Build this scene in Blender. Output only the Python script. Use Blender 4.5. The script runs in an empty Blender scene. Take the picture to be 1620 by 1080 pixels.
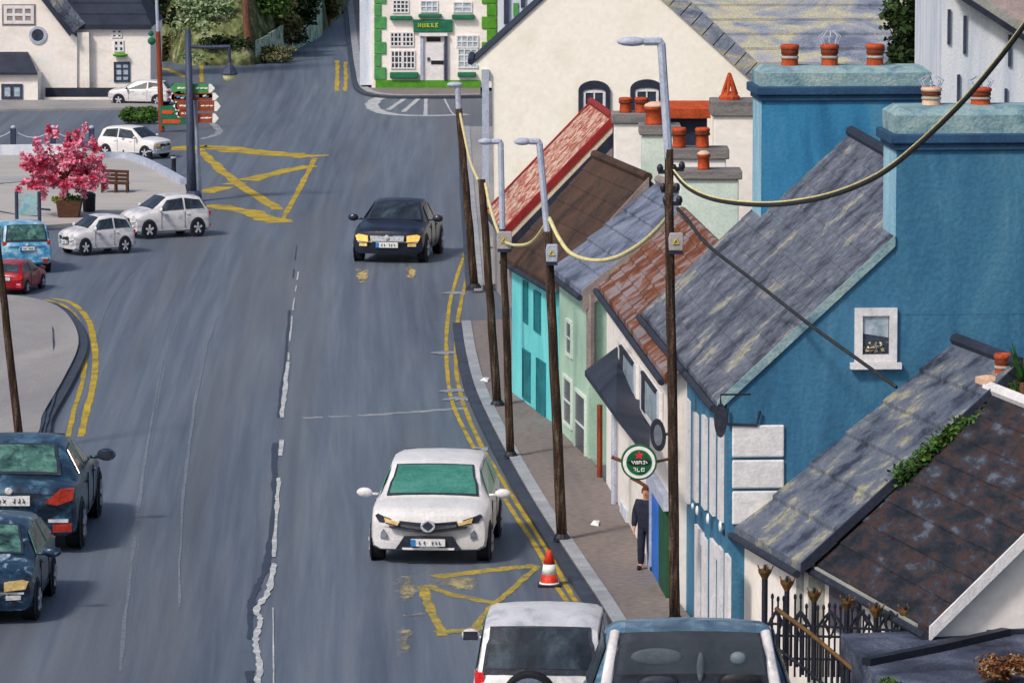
import bpy, math, random
from mathutils import Vector as V, Matrix
rnd = random.Random(7)
SC = bpy.context.scene
COL = SC.collection
R = math.radians
# ------------------------------------------------------------------ camera
FPX, CAMH = 7500.0, 13.0
PITCH = math.atan(930/FPX)
FW = V((0, math.cos(PITCH), -math.sin(PITCH))); UP = V((0, math.sin(PITCH), math.cos(PITCH))); RT = V((1, 0, 0))
CP = V((0, 0, CAMH)); K = FPX/5000
cd = bpy.data.cameras.new('camera'); cam = bpy.data.objects.new('camera', cd); COL.objects.link(cam)
cam.location = CP; cam.rotation_euler = (math.pi/2-PITCH, 0, 0)
cd.sensor_width = 36; cd.lens = 36*FPX/1620; cd.clip_start = 0.5; cd.clip_end = 3000
SC.camera = cam
# ------------------------------------------------------------------ world, sun, exposure
SUN_EL, SUN_AZ = 46, 222        # azimuth measured clockwise from +Y: behind the camera, to the left
w = bpy.data.worlds.new('World'); SC.world = w; w.use_nodes = True
nt = w.node_tree; bg = nt.nodes['Background']
sky = nt.nodes.new('ShaderNodeTexSky'); sky.sky_type = 'NISHITA'; sky.sun_disc = False
sky.sun_elevation = R(SUN_EL); sky.sun_rotation = R(SUN_AZ); sky.air_density = 1.0; sky.dust_density = 3.0
nt.links.new(sky.outputs[0], bg.inputs[0]); bg.inputs[1].default_value = 0.125
sd = bpy.data.lights.new('sun', 'SUN'); sd.energy = 2.5; sd.angle = R(8); sd.color = (1, .94, .86)
so = bpy.data.objects.new('sun', sd); COL.objects.link(so)
sdir = V((math.sin(R(SUN_AZ))*math.cos(R(SUN_EL)), math.cos(R(SUN_AZ))*math.cos(R(SUN_EL)), math.sin(R(SUN_EL))))
so.rotation_euler = sdir.to_track_quat('Z', 'Y').to_euler(); so.location = (0, 0, 60)
SC.view_settings.view_transform = 'Standard'; SC.view_settings.look = 'None'
SC.view_settings.gamma = 1; SC.view_settings.exposure = 0.05

# ------------------------------------------------------------------ geometry helpers
def ray(px, py): return FW + RT*((px-810)/FPX) + UP*((540-py)/FPX)
def P(px, py, z=0.0):
    d = ray(px, py); return CP + d*((z-CAMH)/d.z)
def W(px, py, p0, n):
    d = ray(px, py); return CP + d*((p0-CP).dot(n)/d.dot(n))
NY = V((0, -1, 0))
def at(px, py, base):            # point at the distance of a world point, facing the camera
    return W(px, py, base, NY)
def sRGB(r, g, b):
    f = lambda c: (c/255/12.92) if c/255 <= .04045 else ((c/255+.055)/1.055)**2.4
    return (f(r), f(g), f(b), 1)

class MB:
    def __init__(s): s.v = []; s.f = []
    def add(s, vs, fs):
        o = len(s.v); s.v += [V(p) for p in vs]; s.f += [tuple(i+o for i in f) for f in fs]; return s
    def prism(s, pts, d):        # polygon swept along d
        n = len(pts); pts = [V(p) for p in pts]
        return s.add(pts+[p+d for p in pts], [tuple(range(n))[::-1], tuple(range(n, 2*n))]+[(i, (i+1) % n, (i+1) % n+n, i+n) for i in range(n)])
    def box(s, c, a, b, d):      # centre, three half-axis vectors
        c, a, b, d = V(c), V(a), V(b), V(d)
        return s.prism([c-a-b-d, c+a-b-d, c+a+b-d, c-a+b-d], d*2)
    def bx(s, x0, x1, y0, y1, z0, z1):
        return s.box(((x0+x1)/2, (y0+y1)/2, (z0+z1)/2), ((x1-x0)/2, 0, 0), (0, (y1-y0)/2, 0), (0, 0, (z1-z0)/2))
    def tube(s, pts, r, n=8, cap=True):
        pts = [V(p) for p in pts]; m = len(pts)
        rs = r if isinstance(r, (list, tuple)) else [r]*m
        rings = []; ref = None
        for i, p in enumerate(pts):
            t = (pts[min(i+1, m-1)]-pts[max(i-1, 0)]).normalized()
            if ref is None: ref = t.orthogonal().normalized()
            a = (ref-t*ref.dot(t)).normalized(); b = t.cross(a); ref = a
            rings.append([p+(a*math.cos(2*math.pi*k/n)+b*math.sin(2*math.pi*k/n))*rs[i] for k in range(n)])
        vs = [q for g in rings for q in g]
        fs = [(i*n+k, i*n+(k+1) % n, (i+1)*n+(k+1) % n, (i+1)*n+k) for i in range(m-1) for k in range(n)]
        if cap: fs += [tuple(range(n))[::-1], tuple((m-1)*n+k for k in range(n))]
        return s.add(vs, fs)
    def lathe(s, c, prof, n=14, ax=V((0, 0, 1))):
        c = V(c); a = ax.orthogonal().normalized(); b = ax.cross(a); m = len(prof)
        vs = [c+ax*z+(a*math.cos(2*math.pi*k/n)+b*math.sin(2*math.pi*k/n))*r for r, z in prof for k in range(n)]
        fs = [(i*n+k, i*n+(k+1) % n, (i+1)*n+(k+1) % n, (i+1)*n+k) for i in range(m-1) for k in range(n)]
        fs += [tuple(range(n))[::-1], tuple((m-1)*n+k for k in range(n))]
        return s.add(vs, fs)
    def blob(s, c, rx, ry, rz, seg=10, rings=6, jit=0.0, rg=rnd):
        c = V(c); vs = [c+V((0, 0, rz))]; 
        for i in range(1, rings):
            th = math.pi*i/rings
            for k in range(seg):
                ph = 2*math.pi*k/seg; q = 1+rg.uniform(-jit, jit)
                vs.append(c+V((rx*math.sin(th)*math.cos(ph)*q, ry*math.sin(th)*math.sin(ph)*q, rz*math.cos(th)*q)))
        vs.append(c-V((0, 0, rz))); L = len(vs)-1
        fs = [(0, 1+k, 1+(k+1) % seg) for k in range(seg)]
        fs += [(1+i*seg+k, 1+(i+1)*seg+k, 1+(i+1)*seg+(k+1) % seg, 1+i*seg+(k+1) % seg) for i in range(rings-2) for k in range(seg)]
        fs += [(L, 1+(rings-2)*seg+(k+1) % seg, 1+(rings-2)*seg+k) for k in range(seg)]
        return s.add(vs, fs)
    def leaf(s, c, size, rg=rnd, flat=.6):
        a = V((rg.gauss(0, 1), rg.gauss(0, 1), rg.gauss(0, flat))).normalized(); b = a.cross(V((rg.gauss(0, 1), rg.gauss(0, 1), rg.gauss(0, 1)))).normalized()
        a = a*size*rg.uniform(.6, 1.3); b = b*size*rg.uniform(.35, .7)
        return s.add([c-a, c-b, c+a, c+b], [(0, 1, 2, 3)])
    def build(s, name, mat, parent=None, local=False, smooth=False, bevel=0.0):
        me = bpy.data.meshes.new(name)
        off = V((0, 0, 0))
        if parent is not None and not local:
            q = parent
            while q is not None: off = off+q.location; q = q.parent
        me.from_pydata([tuple(p-off) for p in s.v], [], s.f); me.update()
        import bmesh
        bm = bmesh.new(); bm.from_mesh(me); bmesh.ops.recalc_face_normals(bm, faces=bm.faces); bm.to_mesh(me); bm.free()
        if smooth: me.polygons.foreach_set('use_smooth', [True]*len(me.polygons))
        o = bpy.data.objects.new(name, me); COL.objects.link(o)
        if mat: me.materials.append(mat)
        if parent is not None: o.parent = parent
        if bevel:
            m = o.modifiers.new('bevel', 'BEVEL'); m.width = bevel; m.segments = 2; m.limit_method = 'ANGLE'
        return o

def tag(o, label=None, cat=None, group=None, kind=None):
    if label: o['label'] = label
    if cat: o['category'] = cat
    if group: o['group'] = group
    if kind: o['kind'] = kind
    return o
def thing(name, label, cat, loc=(0, 0, 0), rz=0, group=None, scale=1):
    o = bpy.data.objects.new(name, None); COL.objects.link(o); o.location = loc; o.rotation_euler.z = rz
    o.scale = scale if isinstance(scale, tuple) else (scale,)*3; o.empty_display_size = .3
    return tag(o, label, cat, group)
def copy_tree(o, loc=None, parent=None):
    c = o.copy(); COL.objects.link(c)
    if parent is not None: c.parent = parent
    if loc is not None: c.location = loc
    for ch in [k for k in KIDS(o)]: copy_tree(ch, None, c)
    return c
def KIDS(o): return [q for q in bpy.data.objects if q.parent == o]

# ------------------------------------------------------------------ materials
def mat(name, cols, scale=1.0, stretch=(1, 1, 1), rough=.8, bump=.25, grain=.10, gscale=22, detail=5, spec=.3, metal=0, emit=None, rot=0, dist=.6, stops=None, bdist=.03, alpha=1):
    m = bpy.data.materials.new(name); m.use_nodes = True
    n = m.node_tree.nodes; L = m.node_tree.links; b = n['Principled BSDF']
    b.inputs['Roughness'].default_value = rough; b.inputs['Specular IOR Level'].default_value = spec; b.inputs['Metallic'].default_value = metal
    tc = n.new('ShaderNodeTexCoord'); mp = n.new('ShaderNodeMapping'); mp.inputs['Scale'].default_value = stretch; mp.inputs['Rotation'].default_value = (0, 0, R(rot))
    L.new(tc.outputs['Object'], mp.inputs[0])
    no = n.new('ShaderNodeTexNoise'); no.inputs['Scale'].default_value = scale; no.inputs['Detail'].default_value = detail; no.inputs['Distortion'].default_value = dist; no.inputs['Roughness'].default_value = .62
    L.new(mp.outputs[0], no.inputs['Vector'])
    cr = n.new('ShaderNodeValToRGB'); cols = [c if len(c) == 4 else sRGB(*c) for c in cols]
    k = len(cols); el = cr.color_ramp.elements
    while len(el) < k: el.new(.5)
    for i, c in enumerate(cols):
        el[i].position = stops[i] if stops else (.32+.36*i/max(1, k-1)); el[i].color = c
    L.new(no.outputs['Fac'], cr.inputs[0])
    g = n.new('ShaderNodeTexNoise'); g.inputs['Scale'].default_value = gscale; g.inputs['Detail'].default_value = 3; L.new(tc.outputs['Object'], g.inputs['Vector'])
    mr = n.new('ShaderNodeMapRange'); mr.inputs[1].default_value = .3; mr.inputs[2].default_value = .7; mr.inputs[3].default_value = 1-grain*1.5; mr.inputs[4].default_value = 1+grain*1.5
    L.new(g.outputs['Fac'], mr.inputs[0])
    mx = n.new('ShaderNodeMix'); mx.data_type = 'RGBA'; mx.blend_type = 'MULTIPLY'; mx.inputs[0].default_value = 1
    L.new(cr.outputs[0], mx.inputs[6]); L.new(mr.outputs[0], mx.inputs[7])
    L.new(mx.outputs[2], b.inputs['Base Color'])
    if bump:
        ad = n.new('ShaderNodeMath'); ad.operation = 'ADD'; L.new(no.outputs['Fac'], ad.inputs[0]); L.new(g.outputs['Fac'], ad.inputs[1])
        bp = n.new('ShaderNodeBump'); bp.inputs['Strength'].default_value = bump; bp.inputs['Distance'].default_value = bdist
        L.new(ad.outputs[0], bp.inputs['Height']); L.new(bp.outputs[0], b.inputs['Normal'])
    if emit:
        b.inputs['Emission Color'].default_value = sRGB(*emit[:3]); b.inputs['Emission Strength'].default_value = emit[3]
    if alpha < 1: b.inputs['Alpha'].default_value = alpha
    return m
M = {}
M['asphalt'] = mat('asphalt', [(84, 91, 102), (97, 106, 119), (108, 116, 128)], .22, (1.0, .16, 1), rough=.6, bump=.3, grain=.12, gscale=9, rot=-6, spec=.4)
M['asphalt_dark'] = mat('worn_asphalt', [(74, 82, 94), (90, 99, 112)], .4, (1, .2, 1), rough=.6, grain=.12, gscale=9)
M['streak_light'] = mat('pale_tyre_streak', [(100, 108, 120), (114, 120, 129)], .8, (1, .2, 1), rough=.7, grain=.2, gscale=10)
M['streak_brown'] = mat('brown_tyre_streak', [(91, 97, 107), (98, 104, 113)], .5, (1, .2, 1), rough=.7, grain=.15, gscale=10)
M['seam_dark'] = mat('tar_seam', [(38, 42, 56), (52, 57, 72)], 3, rough=.45, grain=.15)
M['white_paint'] = mat('worn_white_line', [(150, 155, 160), (196, 196, 194)], 3, rough=.7, grain=.2)
M['faint_paint'] = mat('faint_white_line', [(118, 124, 132), (160, 162, 164)], 3, rough=.7, grain=.2)
M['yellow_paint'] = mat('worn_yellow_line', [(120, 112, 70), (172, 146, 40), (196, 166, 44)], 1.6, rough=.7, grain=.2, gscale=20)
M['yellow_faint'] = mat('faint_yellow_line', [(112, 110, 84), (158, 140, 60), (184, 158, 62)], 2.2, rough=.7, grain=.25, gscale=20)
M['cream_glint'] = mat('cream_road_glint', [(106, 112, 118), (140, 136, 116), (178, 164, 122)], 5, (.4, 1.2, 1), rough=.6, grain=.2)
M['pavement'] = mat('brown_pavement', [(106, 100, 100), (124, 114, 110), (116, 112, 114)], .5, (1.2, .25, 1), rough=.9, grain=.12, gscale=8)
M['pavement_grey'] = mat('grey_pavement', [(132, 130, 132), (156, 152, 150)], .5, (1, .3, 1), rough=.9, grain=.1)
M['plaza'] = mat('plaza_paving', [(150, 150, 152), (176, 170, 164), (142, 146, 152)], .3, (.3, 1, 1), rough=.9, grain=.08)
M['kerb_dark'] = mat('dark_kerb', [(46, 52, 66), (64, 70, 84)], 1.5, rough=.6)  # dark tone for the road side of the kerb
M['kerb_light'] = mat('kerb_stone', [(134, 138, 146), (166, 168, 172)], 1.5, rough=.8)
M['ground'] = mat('rough_ground', [(70, 78, 60), (98, 98, 84)], .3, rough=.95)
M['white_wall'] = mat('white_render', [(222, 214, 206), (240, 232, 224), (230, 226, 222)], .5, (1, 1, 2.2), rough=.9, bump=.25, grain=.035, gscale=7, bdist=.04)
M['cream_wall'] = mat('cream_render', [(236, 228, 212), (246, 240, 228), (238, 230, 216)], .45, (1, 1, .8), rough=.9, bump=.18, grain=.025, gscale=9, bdist=.04)
M['pale_blue_wall'] = mat('pale_blue_render', [(178, 188, 204), (206, 212, 222), (222, 224, 228)], 1.1, (2.2, 2.2, .35), rough=.9, grain=.05)
M['blue_wall'] = mat('blue_render', [(42, 88, 118), (54, 106, 138), (66, 118, 148), (94, 136, 156)], .9, (1.6, 1.6, .35), rough=.85, bump=.35, grain=.08, gscale=16, stops=[.3, .45, .6, .74])
M['blue_bright'] = mat('bright_blue_render', [(38, 104, 144), (52, 124, 166), (72, 134, 166)], 1.0, (1.5, 1.5, .4), rough=.8, grain=.06)
M['blue_pale'] = mat('pale_blue_lit_face', [(112, 164, 190), (160, 198, 212)], 1.5, (2, 2, .4), rough=.8)
M['blue_dark'] = mat('navy_blue_trim', [(34, 62, 92), (44, 82, 116)], 1.5, rough=.7)
M['cement_aqua'] = mat('weathered_blue_cement', [(84, 116, 130), (128, 156, 162), (152, 172, 170)], 2.2, rough=.9, grain=.12, bump=.5)
M['cement_grey'] = mat('grey_cement', [(96, 92, 92), (132, 128, 126)], 2.2, (.5, .5, 3), rough=.9, grain=.12)
M['teal_wall'] = mat('turquoise_render', [(92, 190, 196), (126, 222, 222)], .8, (1, 1, .6), rough=.85, grain=.05)
M['teal_dark'] = mat('dark_teal_window', [(18, 92, 102), (32, 132, 140)], 2, rough=.5)
M['mint_wall'] = mat('mint_render', [(150, 182, 164), (176, 204, 184)], .8, rough=.85, grain=.06)
M['mint_pale'] = mat('pale_mint_render', [(186, 206, 196), (216, 224, 214)], .9, rough=.85, grain=.06)
M['slate'] = mat('lichen_slate', [(50, 54, 66), (88, 93, 106), (102, 107, 120), (146, 143, 128)], 1.5, (1, 1, 1), dist=.15, rough=.85, bump=.7, grain=.28, gscale=11, stops=[.33, .46, .58, .66], bdist=.05)
M['slate_front'] = mat('banded_slate', [(44, 50, 66), (82, 90, 106), (98, 104, 116), (150, 147, 124)], 1.6, (1, 1, 1), dist=.15, rough=.85, bump=.6, grain=.18, stops=[.36, .46, .56, .66])
M['slate_dark'] = mat('dark_mossy_stone_slate', [(24, 27, 36), (38, 42, 52), (66, 46, 40), (46, 52, 64), (92, 98, 110)], 2.4, (.9, .5, 2.2), dist=.2, rough=.85, bump=.8, grain=.15, stops=[.36, .46, .53, .57, .68], bdist=.06)
M['slate_pale'] = mat('ochre_stone_slate', [(98, 106, 126), (134, 140, 154), (176, 170, 142), (150, 152, 166)], .75, (.5, 1, 1.4), rough=.9, bump=.7, grain=.15, stops=[.36, .46, .56, .66])
M['slate_blue'] = mat('blue_grey_slate', [(58, 66, 86), (110, 118, 138), (134, 142, 160)], 1.6, rough=.8, bump=.8, grain=.15, bdist=.06)
M['slate_navy'] = mat('navy_slate', [(34, 40, 54), (50, 56, 72)], 1.0, rough=.75, grain=.12)
M['roof_brown'] = mat('brown_roof', [(46, 35, 30), (70, 52, 43), (84, 60, 48)], 1.2, rough=.9, bump=.6, grain=.2)
M['roof_rust'] = mat('rusty_mottled_roof', [(98, 56, 36), (124, 78, 56), (132, 122, 126)], 2.0, rough=.9, bump=.6, grain=.15, stops=[.42, .5, .56])
M['red_worn'] = mat('flaking_red_roof', [(138, 52, 44), (166, 100, 86), (200, 176, 158)], 5, rough=.9, grain=.25, stops=[.38, .48, .56])
M['red'] = mat('red_trim', [(122, 28, 28), (152, 38, 36)], 2, rough=.7)
M['cream'] = mat('cream_trim', [(206, 184, 156), (224, 204, 178)], 2, rough=.8)
M['pinkgrey'] = mat('pinkish_cement', [(126, 112, 110), (156, 142, 138)], 2, rough=.85)
M['navy'] = mat('navy_trim', [(30, 34, 50), (46, 52, 70)], 2, rough=.6)
M['terracotta'] = mat('terracotta', [(150, 58, 28), (192, 82, 42)], 5, rough=.8, grain=.12)
M['terracotta_dark'] = mat('sooty_terracotta', [(70, 40, 32), (120, 58, 38)], 5, rough=.9)
M['pot_pale'] = mat('buff_clay', [(206, 166, 136), (222, 186, 160)], 4, rough=.8)
M['wood'] = mat('creosoted_wood', [(32, 23, 18), (60, 44, 34), (104, 88, 74)], 3.5, (6, 6, .6), rough=.9, bump=.6, grain=.3, gscale=30, stops=[.35, .52, .7])
M['metal_grey'] = mat('pale_painted_steel', [(152, 160, 180), (184, 190, 206)], 3, rough=.6)
M['metal_navy'] = mat('navy_painted_steel', [(40, 46, 64), (64, 74, 98)], 3, (3, 3, .5), rough=.5)
M['metal_black'] = mat('black_iron', [(22, 24, 32), (40, 42, 54)], 4, rough=.5)
M['gold'] = mat('dull_gilding', [(84, 62, 36), (116, 86, 46)], 6, rough=.6)
M['rust_pole'] = mat('rusty_pole', [(112, 48, 26), (148, 70, 40)], 4, (3, 3, .6), rough=.8)
M['brown_pole'] = mat('brown_trunk', [(92, 60, 44), (124, 84, 66)], 3, (3, 3, .6), rough=.9)
M['rubber'] = mat('tyre_rubber', [(20, 21, 26), (30, 31, 38)], 5, rough=.8)
M['cable_black'] = mat('black_cable', [(34, 36, 42), (52, 52, 50)], 6, rough=.6)
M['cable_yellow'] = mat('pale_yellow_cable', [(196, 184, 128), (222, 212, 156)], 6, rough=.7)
M['window_dark'] = mat('dark_window_glass', [(36, 42, 56), (64, 74, 90)], 3, rough=.15, grain=.1, spec=.5)
M['window_pale'] = mat('curtained_glass', [(132, 152, 166), (186, 200, 208)], 4, rough=.25, grain=.1, spec=.5)
M['white_frame'] = mat('white_joinery', [(206, 204, 206), (230, 226, 226)], 4, rough=.6, grain=.05)
M['green_leaf'] = mat('mid_green_leaves', [(30, 56, 22), (62, 98, 36), (96, 126, 58)], 2.5, rough=.8, bump=0, grain=.2)
M['dark_leaf'] = mat('dark_green_leaves', [(18, 28, 16), (34, 52, 24), (54, 78, 34)], 1.4, rough=.85, bump=0, grain=.25)
M['olive_leaf'] = mat('olive_scrub_leaves', [(52, 48, 26), (86, 88, 48), (138, 134, 100)], 1.0, rough=.85, bump=0, grain=.25)
M['sage_leaf'] = mat('pale_green_leaves', [(86, 120, 70), (136, 156, 112), (176, 184, 152)], 1.5, rough=.85, bump=0, grain=.2)
M['pink_leaf'] = mat('pink_blossom', [(176, 30, 66), (214, 76, 110), (236, 140, 166), (242, 178, 196)], 3.0, rough=.8, bump=0, grain=.12, stops=[.36, .46, .56, .66])
M['pink_pale'] = mat('pale_pink_blossom', [(226, 122, 152), (240, 168, 188)], 3.0, rough=.8, bump=0, grain=.1)
M['trunk_red'] = mat('red_brown_bark', [(96, 40, 34), (124, 58, 44)], 4, rough=.9)
M['bright_green'] = mat('bright_green_paint', [(64, 126, 36), (92, 156, 44)], 3, rough=.8)
M['mid_green'] = mat('mid_green_paint', [(62, 132, 76), (88, 156, 90)], 3, rough=.8)
M['deep_green'] = mat('deep_green_paint', [(24, 92, 68), (38, 116, 84)], 3, rough=.7)
M['sign_yellow'] = mat('yellow_lettering', [(150, 170, 50), (176, 190, 60)], 3, rough=.7)
M['beer_green'] = mat('sign_green', [(14, 74, 42), (24, 104, 58)], 5, rough=.5)
M['sign_white'] = mat('sign_white', [(220, 224, 218), (234, 234, 230)], 5, rough=.6, grain=.04)
M['sign_red'] = mat('sign_red', [(186, 40, 54), (208, 60, 70)], 5, rough=.5)
M['sign_black'] = mat('sign_black', [(22, 24, 28), (34, 36, 42)], 5, rough=.5)
M['sign_blue'] = mat('sign_blue', [(38, 128, 172), (58, 150, 190)], 5, rough=.6)
M['sign_brown'] = mat('sign_brown', [(132, 58, 36), (154, 74, 48)], 5, rough=.7)
M['orange'] = mat('bright_orange', [(196, 70, 34), (214, 88, 44)], 5, rough=.6)
M['cone_red'] = mat('cone_red_orange', [(184, 40, 22), (222, 64, 34)], 6, rough=.5)
M['door_blue'] = mat('door_blue', [(34, 92, 182), (56, 118, 204)], 3, rough=.6)
M['door_green'] = mat('door_green', [(16, 66, 44), (28, 84, 56)], 3, rough=.6)
M['bench_wood'] = mat('bench_timber', [(64, 40, 30), (92, 62, 46)], 5, (1, 1, 4), rough=.8)
M['box_pale'] = mat('pale_box', [(150, 144, 146), (168, 162, 162)], 3, rough=.8)
M['box_yellow'] = mat('yellow_badge', [(196, 176, 30), (220, 200, 50)], 3, rough=.7)
M['skin'] = mat('skin', [(190, 134, 104), (206, 150, 120)], 8, rough=.6, grain=.05)
M['hair'] = mat('brown_hair', [(96, 56, 34), (128, 80, 52)], 20, rough=.8)
M['coat'] = mat('navy_coat', [(26, 30, 44), (44, 48, 64)], 6, rough=.85)
M['board_blue'] = mat('map_board_print', [(120, 166, 176), (150, 184, 190), (160, 130, 110)], 2.5, rough=.6, stops=[.4, .52, .66])
def paint(name, cols, rough=.28, **k): return mat(name, cols, k.pop('scale', 1.6), k.pop('stretch', (.7, 1.5, 2)), rough=rough, bump=.12, grain=.06, spec=.5, **k)
M['car_white'] = paint('car_white', [(206, 204, 206), (230, 226, 224)])
M['car_silver'] = paint('car_silver', [(150, 152, 160), (206, 204, 206), (222, 218, 218)])
M['car_black'] = paint('car_black', [(20, 24, 36), (34, 42, 62)])
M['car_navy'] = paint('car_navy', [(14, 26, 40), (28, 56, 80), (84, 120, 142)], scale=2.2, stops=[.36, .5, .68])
M['car_dark_highlit'] = paint('car_blue_highlit', [(18, 32, 50), (34, 62, 86), (168, 188, 200)], scale=3.0, stops=[.4, .56, .7])  # pale end of the ramp paints highlights into dark bodywork
M['car_blue'] = paint('car_blue', [(30, 100, 148), (90, 160, 196), (190, 210, 222)])
M['car_red'] = paint('car_red', [(120, 16, 28), (178, 26, 40)])
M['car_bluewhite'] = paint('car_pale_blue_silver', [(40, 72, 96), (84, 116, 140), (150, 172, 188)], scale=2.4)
M['car_dusky'] = paint('car_dark_silver', [(66, 78, 96), (108, 120, 136)])
M['glass_dark'] = mat('dark_car_glass', [(18, 22, 30), (40, 50, 60), (74, 88, 98)], 1.2, rough=.22, bump=.05, grain=.1, spec=.35)
M['glass_teal'] = mat('green_tinted_glass', [(38, 92, 82), (62, 122, 110), (88, 142, 130)], .7, (1, 1, 4), rough=.15, bump=.05, grain=.1, spec=.5)
M['glass_sage'] = mat('sage_tinted_glass', [(22, 34, 38), (60, 96, 90), (98, 138, 126)], 3.5, rough=.15, bump=.05, grain=.15, spec=.5)
M['glass_clear'] = mat('see_through_glass', [(60, 70, 78), (84, 94, 100)], 2, rough=.1, bump=0, spec=.4, alpha=.22)
M['lamp_red'] = mat('tail_lamp_red', [(142, 40, 28), (186, 66, 50)], 8, rough=.25)
M['lamp_bright_red'] = mat('bright_tail_lamp_red', [(196, 24, 32), (220, 50, 56)], 8, rough=.25)
M['lamp_lit'] = mat('lit_amber_lamp', [(214, 160, 70), (244, 206, 130)], 9, rough=.3, emit=(246, 190, 96, .55))
M['lamp_amber'] = mat('amber_lamp', [(208, 168, 90), (232, 206, 150)], 8, rough=.3)
M['lamp_clear'] = mat('clear_lamp', [(170, 174, 180), (222, 220, 214)], 9, rough=.2)
M['plate_white'] = mat('plate_white', [(206, 206, 208), (228, 226, 224)], 9, rough=.5)
M['plate_blue'] = mat('plate_blue', [(30, 108, 184), (50, 130, 204)], 9, rough=.5)
M['chrome'] = mat('chrome', [(150, 156, 168), (206, 208, 214)], 8, rough=.3, spec=.6)
M['trim_dark'] = mat('dark_plastic_trim', [(30, 34, 46), (52, 56, 70)], 6, rough=.6)
M['headrest'] = mat('grey_upholstery', [(92, 100, 110), (120, 128, 136)], 3, rough=.8)
M['cat_white'] = mat('cream_flowers', [(176, 170, 140), (206, 198, 168)], 9, rough=.8)
M['dry_plant'] = mat('dry_brown_heads', [(74, 40, 26), (120, 76, 44), (196, 170, 130)], 5, rough=.9, bump=0, grain=.2)
M['agave'] = mat('spiky_green', [(28, 66, 28), (64, 112, 44)], 3, rough=.7)
M['mossy_stone'] = mat('pale_mossy_stone', [(92, 110, 88), (176, 196, 164), (220, 220, 208)], 2.6, rough=.95, bump=.8, grain=.2)
M['earth'] = mat('earthy_bank', [(34, 40, 22), (78, 80, 46), (112, 122, 78), (158, 146, 124)], 1.0, rough=.95, bump=.8, grain=.25, gscale=4, bdist=.2)
M['yard'] = mat('rough_yard_grass', [(60, 72, 40), (88, 98, 58), (112, 108, 84)], .6, rough=.95, bump=.5, grain=.2)
M['gate_grey'] = mat('weathered_grey_door', [(58, 58, 74), (92, 88, 98)], 2.5, (5, 5, .5), rough=.8)
M['gable_grey'] = mat('grey_render', [(140, 142, 136), (166, 168, 160)], 1.5, rough=.9)  # plain grey tone, used on the cottage gable and small parts
M['terrace'] = mat('blue_grey_paving', [(30, 34, 48), (62, 68, 86), (96, 102, 120)], 2.0, (.5, .5, 1), rough=.9, grain=.25, bump=.8)

# ------------------------------------------------------------------ setting
def sheet(name, px, z, m, thick=0.0, world=None):
    pts = world if world else [P(a, b, z) for a, b in px]
    mb = MB()
    if thick: mb.prism([p-V((0, 0, thick)) for p in pts], V((0, 0, thick)))
    else: mb.add(pts, [tuple(range(len(pts)))])
    return tag(mb.build(name, M[m]), kind='structure')
g = MB(); N = 24
g.add([(-900+i*1800/N, -300+j*2100/N, -.02) for j in range(N+1) for i in range(N+1)], [(j*(N+1)+i, j*(N+1)+i+1, (j+1)*(N+1)+i+1, (j+1)*(N+1)+i) for j in range(N) for i in range(N)])
tag(g.build('ground', M['ground']), kind='structure')
def road_centre(Y): return -3.6-.034*(Y-66)+1.6*math.exp(-((Y-190)/45)**2)
m_ = MB(); NX, NYY = 46, 60; rv = []
for j in range(NYY+1):
    Y = 10+340*(j/NYY)
    for i in range(NX+1): rv.append((-46+92*i/NX, Y, 0))
m_.add(rv, [(j*(NX+1)+i, j*(NX+1)+i+1, (j+1)*(NX+1)+i+1, (j+1)*(NX+1)+i) for j in range(NYY) for i in range(NX)])
road = tag(m_.build('road', None), kind='structure')
uvl = road.data.uv_layers.new(name='lane')
for lp in road.data.loops:
    q = road.data.vertices[lp.vertex_index].co; uvl.data[lp.index].uv = (q.x-road_centre(q.y), q.y)
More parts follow.
